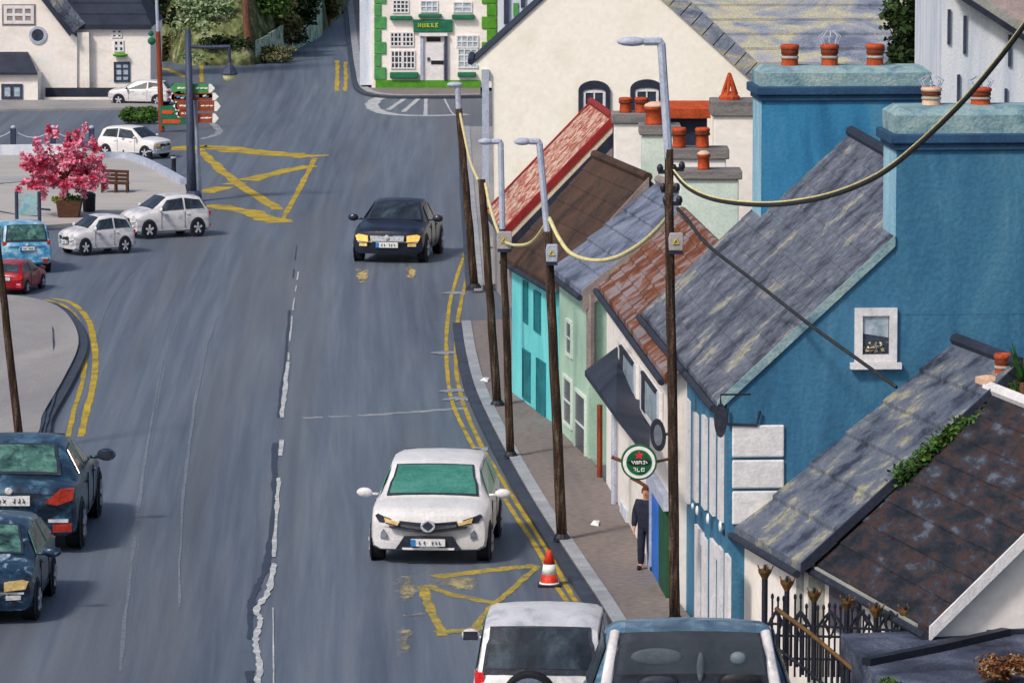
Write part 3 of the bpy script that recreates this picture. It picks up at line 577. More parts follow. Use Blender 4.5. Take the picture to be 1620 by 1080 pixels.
# B: low slate-roofed white house in front
B = house('slate_cottage', 'low white cottage with banded grey slate roof in front of the blue gable', (1278, 893), (1172, 832), 2.13, (1610, 588), 'white_wall', 'slate_front', rows=6, verge='slate_navy', lap=.06, vw=.08)
slab('corner_render', upright(1262, 890, 1010, 1272, B.E1, B.n_f), B.n_f, .002, .02, 'gable_grey', B.root)
gg = MB(); c0 = B.pt(0, 0); 
panel(gg, [B.pt(.01, 0), B.pt(1.0, 0), B.pt(1.0, B.he+.6), B.pt(.3, B.he+.1), B.pt(.01, B.he-.03)], B.n_g, .002, .02); gg.build('gable_patch', M['gable_grey'], B.root)
# small chimney with red pot on B
c = W(1590, 640, B.E1, B.n_g)
chimney(B.root, V((c.x, c.y, 0))-B.n_g*.3+B.v*.0, B.u, B.v, .22, .2, c.z-.6, W(1590, 612, B.E1, B.n_g).z, 'cream', 'pot_pale', corb=None, ccap=.12, pots=[(.07, .13, .32, 'x')])
# C: dark stone-slate roof
C = house('dark_roofed_cottage', 'white cottage with dark mossy stone roof and white sloping verge, nearest on the right', (1480, 988), (1305, 890), 2.15, (1765, 708), 'white_wall', 'slate_dark', rows=8, verge='white_frame', lap=.03, vw=.14, gover=.16)
slab('garage_door', upright(1316, 904, 990, 1364, C.E1, C.n_f), C.n_f, .004, .04, 'gate_grey', C.root)
slab('eaves_board', upright(1308, 895, 902, 1470, C.E1, C.n_f), C.n_f, .14, .18, 'gable_grey', C.root)

# D: pub
D = house('white_pub', 'narrow cream and white pub with rust-mottled roof beside the blue house', (1065, 592), (960, 452), 3.64, (1205, 470), 'white_wall', 'roof_rust', rows=8, verge='roof_rust')
Df = lambda x, ya, yb, x2: upright(x, ya, yb, x2, D.E1, D.n_f)
for (x, ya, yb, x2) in [(984, 536, 598, 1013), (1019, 577, 650, 1050)]:
    wn = slab('window', Df(x, ya, yb, x2), D.n_f, .004, .07, 'white_frame', D.root, bevel=.02)
    slab('pane', Df(x+8, ya+14, yb-2, x2-3), D.n_f, .071, .085, 'window_pale', wn)
    slab('dark_reveal', Df(x+5, ya+14, yb-4, x+9.5), D.n_f, .071, .10, 'trim_dark', wn)
    slab('lintel', Df(x+6, ya+9, ya+14, x2-3), D.n_f, .071, .12, 'trim_dark', wn)
# slate hood over the pub front
hd = MB()
def dz(px, py, off): return W(px, py, D.E1+D.n_f*off, D.n_f)
tp = [(978, 546), (986, 600), (1030, 625)]
Fb = [dz(976, 548, .0), dz(984, 606, .0), dz(1028, 668, .0)]
Ff = [dz(925, 586, .55), dz(975, 655, .55), dz(1028, 722, .55)]
hd.prism([Fb[0], Fb[1], Fb[2], Ff[2], Ff[1], Ff[0]], V((0, 0, -.09))); hd.build('slate_hood', M['slate_navy'], D.root)
for x, y0, y1, m_ in [(955, 640, 778, 'rust_pole'), (978, 655, 812, 'metal_grey')]:
    a, b = W(x, y0, D.E1, D.n_f), W(x, y1, D.E1, D.n_f); mb = MB(); mb.tube([a+D.n_f*.07, V((a.x, a.y, b.z))+D.n_f*.07], .05, 8); mb.build('drainpipe', M[m_], D.root)
slab('blue_door', Df(1036, 765, 925, 1047), D.n_f, .004, .05, 'door_blue', D.root)
slab('green_door', Df(1048, 770, 935, 1060), D.n_f, .004, .055, 'door_green', D.root)
slab('door_surround', Df(1031, 760, 920, 1036), D.n_f, .004, .09, 'metal_grey', D.root)
slab('door_head', Df(1034, 742, 763, 1062), D.n_f, .004, .12, 'metal_grey', D.root)
slab('ground_floor_window', Df(984, 790, 815, 994), D.n_f, .004, .04, 'pale_blue_wall', D.root)
# round sign
c = W(1011, 731, D.E1+D.n_f*.8, D.n_f); s_ = FPX/c.y
sg = thing('round_pub_sign', 'round green and white pub sign with a red star and black band above the doors', 'sign', c)
def disc(mb, c, r, y0, y1, n=28): mb.prism([c+V((r*math.cos(2*math.pi*k/n), y0, r*math.sin(2*math.pi*k/n))) for k in range(n)], V((0, y1-y0, 0)))
m_ = MB(); disc(m_, c, 29/s_, 0, .08); m_.build('rim', M['beer_green'], sg, bevel=.01)
m_ = MB(); disc(m_, c, 26/s_, -.008, -.001); m_.build('white_ring', M['sign_white'], sg)
m_ = MB(); disc(m_, c, 20.5/s_, -.016, -.009); m_.build('green_face', M['beer_green'], sg)
st = [];
for k in range(10):
    r = (8 if k % 2 == 0 else 3.6)/s_; t = math.pi/2+k*math.pi/5; st.append(c+V((r*math.cos(t), -.022, r*math.sin(t)+11.5/s_)))
m_ = MB(); m_.prism(st, V((0, .005, 0))); m_.build('star', M['sign_red'], sg)
m_ = MB(); m_.prism([c+V((a/s_, -.024, b/s_)) for a, b in ((-19, 0), (-12, 5), (12, 5), (20, 1), (12, -4), (-12, -5))], V((0, .006, 0))); m_.build('black_band', M['sign_black'], sg)
def strokes(mb, c, s_, segs, y=-.03, w=.012):
    for k, seg in enumerate(segs): mb.tube([c+V((a/s_, y-.0008*k, b/s_)) for a, b in seg], w, 4)
m_ = MB(); strokes(m_, c, s_, [[(-12, 3), (-9, -2), (-7, 3)], [(-5, 2), (-2, 2), (-2, -2), (-5, -2), (-5, 2)], [(0, -2), (0, 3), (3, 2), (4, -2)], [(6, 2), (9, 3), (9, -2), (6, -2)], [(11, 2), (13, -1)], [(-9, -8), (-6, -9), (-6, -13)], [(-3, -9), (-3, -14), (1, -14)], [(4, -9), (8, -9), (8, -14), (4, -14), (4, -9)]], w=.009); m_.build('lettering', M['sign_white'], sg)
m_ = MB(); m_.tube([c+V((-44/s_, .04, 8/s_)), c+V((-26/s_, .04, 1/s_))], .03, 6).tube([c+V((-13/s_, .04, -25/s_)), c+V((3/s_, .04, -34/s_)), c+V((12/s_, .04, -40/s_))], .03, 6); m_.tube([c+V((26/s_, .04, 0)), c+V((50/s_, .3, 1/s_))], .022, 6); m_.build('bracket', M['brown_pole'], sg)
c = W(1041, 688, D.E1+D.n_f*.25, D.n_f); s_ = FPX/c.y
sg = thing('oval_pub_sign', 'grey oval hanging sign on the pub wall above the round sign', 'sign', c)
m_ = MB(); m_.prism([c+V((13/s_*math.cos(t*math.pi/10)+.0, 0, 26/s_*math.sin(t*math.pi/10)-.04*math.cos(t*math.pi/10))) for t in range(20)], V((0, .06, 0))); m_.build('board', M['trim_dark'], sg, bevel=.012)
m_ = MB(); m_.prism([c+V((7/s_*math.cos(t*math.pi/10), -.006, 17/s_*math.sin(t*math.pi/10)-.02*math.cos(t*math.pi/10))) for t in range(20)], V((0, .005, 0))); m_.build('face', M['headrest'], sg)
m_ = MB(); m_.tube([c+V((12/s_, .03, 0)), c+V((24/s_, .3, 2/s_))], .02, 6); m_.build('bracket', M['metal_black'], sg)

# E: mint house
E = house('mint_house', 'pale mint green house with blue-grey slate roof and grey drainpipe between pub and turquoise house', (932, 462), (885, 427), 3.2, (1098, 325), 'mint_wall', 'slate_blue', rows=6, verge='pinkgrey', vw=.34, lap=.05)
Ef = lambda x, ya, yb, x2: upright(x, ya, yb, x2, E.E1, E.n_f)
window(E.root, Ef(897, 502, 560, 906), E.n_f, fw=.06, nx=1, ny=2, frame='mint_pale', glass='window_dark', name='upper_window', out=.04, mull=.03)
window(E.root, Ef(893, 590, 668, 906), E.n_f, fw=.06, nx=1, ny=2, frame='mint_pale', glass='window_dark', name='lower_window', out=.04, mull=.03)
window(E.root, Ef(911, 612, 715, 928), E.n_f, fw=.06, nx=1, ny=2, frame='mint_pale', glass='window_dark', name='shop_window', out=.04, mull=.03)
mb = MB(); e = E.pt(-.0, E.he); b_ = W(930, 575, E.E1, E.n_g); mb.tube([E.pt(.02, E.he-.02, -.1), E.pt(.02, E.he-.3, -.1), V((E.pt(.02, 0, -.1).x, E.pt(.02, 0, -.1).y, b_.z-.2))], .085, 8); mb.build('downpipe', M['pinkgrey'], E.root)
# F: turquoise house
F = house('turquoise_house', 'bright turquoise two-storey house with dark teal windows and a brown roof', (884, 448), (810, 405), 2.9, (1024, 290), 'teal_wall', 'roof_brown', rows=7, verge='roof_brown', vw=.0, lap=.03)
Ff_ = lambda x, ya, yb, x2: upright(x, ya, yb, x2, F.E1, F.n_f)
for x, ya, yb, x2 in [(829, 443, 508, 836), (846, 458, 522, 856), (828, 550, 628, 840), (850, 565, 652, 864)]:
    window(F.root, Ff_(x, ya, yb, x2), F.n_f, fw=.05, nx=1, ny=2, frame='teal_dark', glass='teal_dark', out=.03, mull=.03)
mb = MB(); panel(mb, [F.pt(-.14, F.he-.2), F.pt(F.w2, F.hr-.1), F.pt(F.w2, F.hr+.13), F.pt(-.14, F.he+.05)], F.n_g, .125, .17); mb.build('bargeboard', M['pinkgrey'], F.root)
# G: red roof
G = house('red_roofed_house', 'narrow grey-fronted house with flaking red roof, red edges and navy and cream verge', (806, 360), (780, 330), 1.9, (968, 192), 'pavement_grey', 'red_worn', rows=4, verge='red', vw=.1, lap=.01)
sl = (G.hr-G.he)/G.w2
for nm, off0, off1, mm, t in (('red_verge', -.18, .05, 'red', .17), ('cream_verge', -.34, -.18, 'cream', .15), ('navy_verge', -.68, -.34, 'navy', .18), ('grey_verge', -.9, -.68, 'pinkgrey', .19)):
    mb = MB(); panel(mb, [G.pt(-.14, G.he-.14*sl+off0+.08), G.pt(G.w2, G.hr+off0+.08), G.pt(G.w2, G.hr+off1+.08), G.pt(-.14, G.he-.14*sl+off1+.08)], G.n_g, .0, t); mb.build(nm, M[mm], G.root)
mb = MB()
panel(mb, [G.pt(-.14, G.he-.14*sl+.09, G.L+.02), G.pt(G.w2, G.hr+.09, G.L+.02), G.pt(G.w2, G.hr+.15, G.L+.02), G.pt(-.14, G.he-.14*sl+.15, G.L+.02)], G.n_g, -.1, .1)
mb.build('red_coping', M['red'], G.root)

# H: big white gable
hb = P(784, 400)
def Hp(px, py, d=0): return W(px, py, hb+V((0, d, 0)), NY)
Hroot = thing('white_gable_house', 'huge blank cream-white gable end with two small arched windows behind the red roof', 'house', hb+V((3.5, 1.5, 0)))
prof = [Hp(784, 400), Hp(1196, 400), Hp(1196, 134), Hp(954, -86), Hp(752, 98), Hp(768, 130)]
prof[1].z = 0; prof[0].z = 0
mb = MB(); mb.prism([prof[0], prof[1], prof[2], prof[3], prof[4], V((prof[0].x-.1, prof[0].y, prof[5].z))], V((0, 3, 0))); mb.build('wall', M['cream_wall'], Hroot)
mb = MB()
for a, b in ((prof[4], prof[3]), (prof[2], prof[3])):
    d = (b-a).normalized(); nn = V((-d.z, 0, d.x)) if d.x > 0 else V((d.z, 0, -d.x))
    mb.prism([a-d*.15+V((0, -.05, 0)), b+V((0, -.05, 0)), b+V((0, -.05, 0))+Zv*.07, a-d*.15+V((0, -.05, 0))+Zv*.05], V((0, 3.1, 0)))
mb.build('roof', M['slate_navy'], Hroot)
mb = MB(); d = (prof[3]-prof[2]).normalized(); pp = V((0, .3, 0))
for k in range(14):
    t0, t1 = k/14, (k+.93)/14; a = prof[2].lerp(prof[3], t0); b = prof[2].lerp(prof[3], t1)
    mb.prism([a+V((0, -.12, .0)), b+V((0, -.12, .0)), b+V((.30, -.12, .34)), a+V((.30, -.12, .34))], V((0, .5, 0)))
mb.build('stone_coping', M['slate_pale'], Hroot)
mb = MB(); e0 = Hp(770, 110); mb.box((e0.x-.03, hb.y-.04, e0.z/2), (.09, 0, 0), (0, .1, 0), (0, 0, e0.z/2)); mb.build('corner_downpipe', M['metal_grey'], Hroot)
mb = MB(); a = Hp(745, 98); mb.tube([a, a+V((0, 3, 0))], .09, 6); mb.build('gutter', M['navy'], Hroot)
for (x0, y0, x1, y1) in [(918, 136, 962, 215), (1000, 134, 1046, 215)]:
    q = rectpx(x0, y0, x1, y1, hb, NY)
    wn = window(Hroot, [q[0]+V((.06, 0, -.1)), q[1]+V((-.06, 0, -.1)), q[2]+V((-.06, 0, 0)), q[3]+V((.06, 0, 0))], NY, fw=.08, nx=2, ny=3)
    wd = (q[1]-q[0]).length/2; c = (q[0]+q[1])/2; ar = MB(); n = 12; vs = []; 
    outer = [q[3]+V((-.05, 0, 0)), q[0]+V((-.05, 0, -.12))]+[c+V((-math.cos(t*math.pi/n)*(wd+.05), 0, math.sin(t*math.pi/n)*.26-.12)) for t in range(1, n)]+[q[1]+V((.05, 0, -.12)), q[2]+V((.05, 0, 0))]
    inner = [q[3]+V((.07, 0, 0)), q[0]+V((.07, 0, -.16))]+[c+V((-math.cos(t*math.pi/n)*(wd-.07), 0, math.sin(t*math.pi/n)*.09-.16)) for t in range(1, n)]+[q[1]+V((-.07, 0, -.16)), q[2]+V((-.07, 0, 0))]
    k = len(outer)
    for i in range(k-1): ar.prism([outer[i]+NY*.01, outer[i+1]+NY*.01, inner[i+1]+NY*.01, inner[i]+NY*.01], NY*.07)
    ar.build('arched_surround', M['navy'], wn)
# row of small white outbuildings with chimneys between the gable and the blue house
def blockhouse(name, label, pxs, base_d, roofm, wallm, dep=2.5, cat='outbuilding'):
    pass
def stack(name, label, x0, x1, ytop, ybot, D0, wall, cap, pots, dep=.7, caph=.18, group=None):
    D0 *= K; b = V((0, D0, 0)); q = rectpx(x0, ytop, x1, ybot, b, NY); c = (q[0]+q[1])/2
    r = thing(name, label, 'chimney', (c.x, D0+dep/2, 0)); 
    mb = MB(); mb.bx(q[0].x, q[1].x, D0, D0+dep, 0, q[0].z); mb.build('stack', M[wall], r, bevel=.02)
    mb = MB(); mb.bx(q[0].x-.06, q[1].x+.06, D0-.06, D0+dep+.06, q[0].z+.001, q[0].z+caph); mb.build('cap', M[cap], r, bevel=.02)
    z = q[0].z+caph
    for (px, rpx, hpx, kind) in pots:
        s_ = FPX/D0; cx = W(px, ytop, b, NY).x; rr, hh = rpx/s_, hpx/s_; pm = MB(); qc = V((cx, D0+dep*.35, z))
        if kind == 'vent':
            pm.lathe(qc, [(rr*1.0, 0), (rr, hh*.12), (rr*.72, hh*.24), (rr*.7, hh*.3)], 12)
            for t in range(7):
                aa = t*2*math.pi/7; pm.tube([qc+V((math.cos(aa)*rr*.7, math.sin(aa)*rr*.7, hh*.2)), qc+V((0, 0, hh))], .035, 5)
            pm.build('chimney_pot', M['terracotta'], r)
        else:
            pot(pm, qc, rr, hh); pm.build('chimney_pot', M['terracotta'], r, smooth=True)
            if kind == 'pale': pm = MB(); pm.lathe(qc+Zv*hh*.95, [(rr*1.05, 0), (rr*.9, hh*.12), (rr*.4, hh*.25)], 12); pm.build('pot_cap', M['pot_pale'], r, smooth=True)
            else: pm = MB(); pm.lathe(qc+Zv*hh*.62, [(rr*1.02, 0), (rr*1.05, hh*.08), (rr*.98, hh*.14)], 12); pm.build('sooty_band', M['terracotta_dark'], r, smooth=True)
    return r
stack('chimney_stack', 'low white stack with two small red pots in front of the arched windows', 972, 1030, 196, 330, 66.5, 'white_wall', 'cement_grey', [(990, 11, 24, 'r'), (1015, 11, 24, 'r')], caph=.22)
stack('chimney_stack', 'white stack carrying one large red pot with a buff lid', 1016, 1072, 214, 360, 63.5, 'mint_pale', 'cement_grey', [(1036, 17, 30, 'pale')], caph=.2)
stack('chimney_stack', 'white stack with two red banded pots right of the tallest pole', 1064, 1148, 252, 380, 59.5, 'white_wall', 'cement_grey', [(1075, 12, 32, 'r'), (1112, 12, 32, 'r')], caph=.2)
stack('chimney_stack', 'pale mint stack with a single red pot under a buff lid', 1076, 1168, 284, 420, 56.5, 'mint_pale', 'cement_grey', [(1114, 11, 25, 'pale')], caph=.16)
stack('chimney_stack', 'tall white stack with an open terracotta lantern pot', 1130, 1200, 184, 420, 62.0, 'white_wall', 'cement_grey', [(1155, 17, 42, 'vent')], dep=1.0, caph=.3)
# little lean-to with orange ridge
oroot = thing('tile_topped_shed', 'dark blue walled shed with an orange tiled top behind the chimney pots', 'shed', (W(1090, 200, V((0, 67.5*K, 0)), NY).x, 68.5*K, 0))
q = rectpx(1056, 186, 1118, 330, V((0, 67.5*K, 0)), NY); mb = MB(); mb.bx(q[0].x, q[1].x, 67.5*K, 67.5*K+2.5, 0, q[0].z); mb.build('wall', M['navy'], oroot)
q = rectpx(1044, 172, 1124, 187, V((0, 67.4*K, 0)), NY); mb = MB(); mb.prism([(q[0].x, 67.4*K-.05, q[2].z), (q[1].x, 67.4*K-.05, q[2].z), (q[1].x, 67.4*K+.8, q[0].z+.05), (q[0].x, 67.4*K+.8, q[0].z+.05)], V((0, .05, .06))).prism([(q[0].x, 67.4*K-.1, q[2].z), (q[1].x, 67.4*K-.1, q[2].z), (q[1].x, 67.4*K-.1, q[0].z), (q[0].x, 67.4*K-.1, q[0].z)], V((0, .04, 0))); mb.build('roof', M['terracotta'], oroot)

# I: stone-slated roof behind the blue chimneys
Id = 92.0*K; ib = V((0, Id, 0))
q0, q1 = W(1000, 150, ib, NY), W(1500, 128, ib, NY)
ir = thing('stone_roofed_house', 'long house with pale ochre-mottled stone slate roof behind the blue chimneys', 'house', ((q0.x+q1.x)/2, Id+4, 0))
mb = MB(); mb.bx(q0.x+.2, q1.x-.3, Id+.3, Id+8, 0, q1.z-.05); mb.build('wall', M['white_wall'], ir)
zr = q1.z+3.6; mb = MB()
rows = 9; x0, x1 = q0.x, q1.x; 
for i in range(rows):
    t0, t1 = i/rows, (i+1)/rows; sx = lambda t: x1-1.55*t*1.0; 
    y0, z0, y1, z1 = Id+4*t0, q1.z+3.6*t0+.12, Id+4*t1, q1.z+3.6*t1+.04
    mb.add([(x0, y0, z0), (sx(t0), y0, z0), (sx(t1), y1, z1), (x0, y1, z1), (x0, y0, z0-.2), (sx(t0), y0, z0-.2)], [(0, 1, 2, 3), (0, 1, 5, 4)])
mb.add([(sx(0), Id, q1.z), (sx(0), Id+8, q1.z), (sx(1), Id+4, zr)], [(0, 1, 2)]); mb.add([(x0, Id+8, q1.z), (sx(0), Id+8, q1.z), (sx(1), Id+4, zr), (x0, Id+4, zr)], [(0, 1, 2, 3)])
mb.build('roof', M['slate_pale'], ir)
# J: pale blue-white house at top right
jd = 60.0*K; jb = V((0, jd, 0)); a, b = W(1486, 400, jb, NY), W(1700, 0, jb, NY)
jr = thing('pale_blue_house', 'streaky pale blue-white house at the top right corner behind the near chimney', 'house', ((a.x+b.x)/2, jd+3, 0))
zt_ = W(1500, -60, jb, NY).z; zb_ = W(1620, 62, jb, NY).z
mb = MB(); mb.prism([(a.x, jd, 0), (b.x, jd, 0), (b.x, jd, W(1700, 110, jb, NY).z), (W(1505, -20, jb, NY).x, jd, W(1505, -12, jb, NY).z), (a.x, jd, W(1486, -14, jb, NY).z)], V((0, 6, 0))); mb.build('wall', M['pale_blue_wall'], jr)
r0, r1 = W(1498, -20, jb, NY), W(1700, 112, jb, NY); mb = MB(); mb.prism([r0+V((0, -.3, 0)), r1+V((0, -.3, 0)), r1+V((0, 7, 0)), r0+V((0, 7, 0))], V((.1, 0, .18))); mb.build('roof', M['gable_grey'], jr)
mb = MB(); mb.prism([r0+V((0, -.34, -.07)), r1+V((0, -.34, -.07)), r1+V((0, -.34, .06)), r0+V((0, -.34, .06))], V((0, .03, 0))); mb.build('bargeboard', M['navy'], jr)
for x, y0, y1 in [(1501, 15, 70), (1526, 25, 85), (1597, 55, 105), (1516, 118, 160), (1591, 140, 165)]:
    q = rectpx(x-2, y0, x+2, y1, jb, NY); slab('wall_pipe', q, NY, .0, .05, 'metal_navy', jr)
kd = 75.0*K; kb = V((0, kd, 0))
kr = thing('brown_roofed_building', 'building showing only a plain grey-brown roof in the top right corner', 'house', (W(1680, 50, kb, NY).x, kd+2, 0))
q = rectpx(1560, 60, 1800, 200, kb, NY); mb = MB(); mb.bx(q[0].x, q[1].x, kd, kd+6, 0, q[0].z); mb.build('wall', M['white_wall'], kr)
mb = MB(); mb.prism([(q[0].x-.2, kd-.2, q[0].z), (q[1].x, kd-.2, q[0].z), (q[1].x, kd+3, q[0].z+2.6), (q[0].x-.2, kd+3, q[0].z+2.6)], V((0, .06, .1))); mb.build('roof', M['pinkgrey'], kr)

# ------------------------------------------------------------------ poles, lamps, cables
def lean(px0, py0, px1, py1):
    b = P(px0, py0, .12); return b, at(px1, py1, b)
def utility(label, base, top, wpx, box=None, lamp=None, fit=None, boxm='box_pale'):
    b, t = lean(*base, *top); s_ = FPX/b.y; r = wpx/2/s_
    root = thing('utility_pole', label, 'pole', b, group='timber poles along the right pavement' if base[0] > 500 else None)
    mb = MB(); n = 9; mb.tube([b.lerp(t, k/n)+V((rnd.uniform(-.008, .008), 0, 0)) for k in range(n+1)], [r*(1.06-.22*k/n) for k in range(n+1)], 12); mb.build('post', M['wood'], root, smooth=True)
    mb = MB(); mb.lathe(b, [(r*1.7, 0), (r*1.6, .04), (r*1.15, .10)], 12); mb.build('foot', M['metal_black'], root)
    if box:
        c = at(*box, b)+V((0, -r-.05, 0)); hx, hz = (11 if boxm == 'box_pale' else 9)/s_, 14/s_
        m = MB(); m.prism([c+V((-hx, -.05, -hz)), c+V((hx*.95, -.05, -hz)), c+V((hx*1.1, -.05, hz*.2)), c+V((hx, -.05, hz)), c+V((-hx*.9, -.05, hz)), c+V((-hx*1.1, -.05, hz*.3))], V((0, .12, 0))); bo = m.build('junction_box', M[boxm], root, bevel=.015)
        m = MB(); rr = 5.5/s_; tri = [c+V((rr*math.cos(a_), -.062, rr*math.sin(a_))) for a_ in (math.pi/2, math.pi*7/6, math.pi*11/6)]
        m.tube(tri+[tri[0]], .012, 5); m.build('warning_triangle', M['box_yellow'], bo)
        m = MB(); m.box(c+V((0, 0, -hz-.03)), (hx, 0, 0), (0, .06, 0), (0, 0, .02)); m.build('box_base', M['navy'], bo)
    if lamp:
        (x0, y0), (x1, y1), aw = lamp       # top corner of the steel post, far end of its arm
        c = at(x0, y0, b); e = at(x1, y1, b); lo = t+V((0, 0, -.15))
        m = MB(); m.tube([lo+V((0, -.0, 0)), lo+(c-lo)*.98, c, c+(e-c)*.4], [aw, aw, aw, aw], 8); m.build('lamp_arm', M['metal_grey'], root)
        m = MB(); d = (e-c); m.blob(c+d*.68, abs(d.x)*.36, .09, aw*1.15, 12, 6); m.build('lamp_head', M['metal_grey'], root, smooth=True)
    for f in (fit or []):
        m = MB(); c = at(*f, b); m.box(c, (.13, 0, 0), (0, .03, 0), (0, 0, .03)); m.blob(c+V((-.1, 0, .05)), .05, .05, .07, 8, 5); m.blob(c+V((.1, 0, .05)), .05, .05, .07, 8, 5); m.build('insulator', M['metal_black'], root)
    return root, b, t
p1 = utility('farthest timber pole, with a small pale lamp cap, beside the side street', (751, 455), (726, 172), 13)
b = p1[1]; m = MB(); c = at(720, 134, b); m.blob(c, .2, .12, .07, 12, 6); m.build('lamp_head', M['metal_grey'], p1[0], smooth=True); m = MB(); m.tube([at(726, 180, b), at(724, 136, b)], .07, 8); m.build('lamp_arm', M['metal_grey'], p1[0])
p2 = utility('second farthest timber pole with a bare top, just left of the boxed pole', (787, 641), (762, 284), 14)
p3 = utility('slim timber pole with yellow-badged box and lamp arm before the red roof', (808, 722), (795, 362), 13, box=(798, 379), lamp=((792, 224), (757, 224), .055))
p4 = utility('timber pole with small grey badged box and lamp arm, before the mint house', (889, 853), (867, 366), 17, box=(873, 399), lamp=((853, 224), (814, 224), .055), boxm='metal_grey')
p5 = utility('tallest nearest timber pole with square warning box, insulators and high grey lamp arm', (1068, 984), (1058, 236), 17, box=(1069, 381), lamp=((1046, 66), (978, 66), .062), fit=[(1055, 272), (1068, 268), (1060, 302), (1064, 322)])
p0 = utility('lone timber pole at the left edge on the grey pavement', (32, 705), (-14, 300), 13)
def cable(name, label, pts, r, m, n=10, cat='cable'):
    mb = MB(); mb.tube([V(q) for q in spl([tuple(p) for p in pts], n)], r, 6); return tag(mb.build(name, M[m], smooth=True), label, cat)
def dpt(px, py, d): return W(px, py, V((0, d, 0)), NY)
def capts(lst, d0, d1): n = len(lst); return [dpt(x, y, d0+(d1-d0)*(x-lst[0][0])/(lst[-1][0]-lst[0][0])) for x, y in lst]
d5 = p5[1].y
cp_ = [(1066, 272), (1090, 298), (1130, 316), (1190, 324), (1250, 322), (1320, 308), (1390, 278), (1450, 232), (1520, 165), (1580, 95), (1640, 15), (1720, -90)]
cable('sagging_cable', 'thick black cable sagging from the tallest pole to the top right corner', capts(cp_, d5, 36*K), .032, 'cable_black')
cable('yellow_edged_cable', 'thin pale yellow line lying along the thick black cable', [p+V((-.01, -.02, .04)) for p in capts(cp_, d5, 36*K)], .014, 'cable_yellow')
cable('roof_wire', 'dark thin wire running down across the slate roof to the blue gable', capts([(1072, 330), (1090, 350), (1120, 388), (1200, 450), (1283, 515), (1340, 556), (1418, 612)], d5, 41.6*K), .026, 'cable_black')
d4 = p4[1].y
cable('pale_cable', 'pale yellow cable looping between the two nearest right-hand poles', capts([(869, 345), (885, 378), (905, 402), (940, 412), (975, 407), (1010, 388), (1040, 362), (1060, 338)], d4, d5), .035, 'cable_yellow')
d3 = p3[1].y; d2 = p2[1].y; d1_ = p1[1].y
cable('short_pale_cable', 'short pale cable swag between the two lamp poles below the red roof', capts([(800, 384), (815, 388), (835, 386), (850, 374), (866, 350)], d3, d4), .03, 'cable_yellow')
cable('far_pale_cable', 'pale cable from the farthest pole down to the bare-topped pole', capts([(728, 180), (735, 215), (744, 255), (756, 284)], d1_, d2), .035, 'cable_yellow')
cable('mid_pale_cable', 'pale cable from the bare-topped pole to the slim boxed pole', capts([(768, 290), (775, 325), (785, 358), (796, 384)], d2, d3), .035, 'cable_yellow')

# ------------------------------------------------------------------ cars
def lerp_st(st, x):
    for i in range(len(st)-1):
        a, b = st[i], st[i+1]
        if (a[0]-x)*(b[0]-x) <= 0 and a[0] != b[0]:
            t = (x-a[0])/(b[0]-a[0]); return [a[k]+(b[k]-a[k])*t for k in range(6)]
    return list(st[0] if x > st[0][0] else st[-1])
TYPES = {  # x, half width, sill z, belt z, top half width, top z  (front first)
 'suv': [(2.22, .80, .40, .70, .74, .78), (2.17, .88, .30, .82, .78, .90), (2.0, .91, .26, .92, .76, .99), (1.5, .93, .26, 1.0, .76, 1.06), (1.05, .93, .26, 1.04, .76, 1.10), (.28, .93, .26, 1.05, .66, 1.60), (0, .93, .26, 1.06, .68, 1.65), (-.8, .93, .26, 1.07, .68, 1.68), (-1.6, .93, .26, 1.08, .66, 1.62), (-1.85, .92, .26, 1.06, .66, 1.52), (-2.12, .90, .28, 1.0, .74, 1.06), (-2.2, .86, .36, .9, .74, .94), (-2.24, .80, .42, .8, .72, .84)],
 'saloon': [(2.22, .78, .34, .58, .70, .66), (2.16, .84, .24, .68, .74, .76), (1.9, .87, .22, .78, .72, .84), (1.4, .88, .22, .85, .70, .90), (.85, .88, .22, .90, .70, .96), (.1, .88, .22, .92, .56, 1.36), (-.4, .88, .22, .93, .58, 1.42), (-.95, .88, .22, .93, .56, 1.36), (-1.5, .88, .22, .93, .64, .98), (-1.9, .87, .22, .92, .68, .96), (-2.15, .85, .26, .88, .70, .92), (-2.22, .80, .34, .78, .68, .84)],
 'hatch': [(2.0, .76, .36, .60, .68, .70), (1.94, .82, .25, .74, .72, .82), (1.7, .85, .22, .85, .70, .92), (1.3, .86, .22, .92, .68, .99), (.95, .86, .22, .95, .68, 1.03), (.2, .86, .22, .96, .58, 1.44), (-.2, .86, .22, .97, .60, 1.49), (-.9, .86, .22, .98, .60, 1.48), (-1.5, .86, .22, .99, .58, 1.40), (-1.85, .85, .24, .96, .64, 1.02), (-1.95, .82, .30, .88, .64, .92), (-2.0, .76, .36, .8, .62, .84)],
 'boxy': [(2.1, .82, .45, .8, .76, .9), (2.05, .88, .35, .95, .80, 1.02), (1.8, .9, .32, 1.02, .80, 1.08), (1.1, .9, .32, 1.08, .80, 1.14), (.75, .9, .32, 1.1, .78, 1.16), (.35, .9, .32, 1.1, .72, 1.70), (0, .9, .32, 1.1, .73, 1.76), (-1.0, .9, .32, 1.1, .73, 1.78), (-1.7, .9, .32, 1.1, .72, 1.74), (-1.9, .9, .33, 1.08, .74, 1.5), (-2.02, .9, .35, 1.05, .80, 1.10), (-2.1, .86, .42, .95, .80, 1.0)],
}
TYPE_KEYS = {'suv': (1.05, .28, -1.6, -2.12), 'saloon': (.85, .1, -.95, -1.5), 'hatch': (.95, .2, -1.5, -1.85), 'boxy': (.75, .35, -1.7, -2.02)}
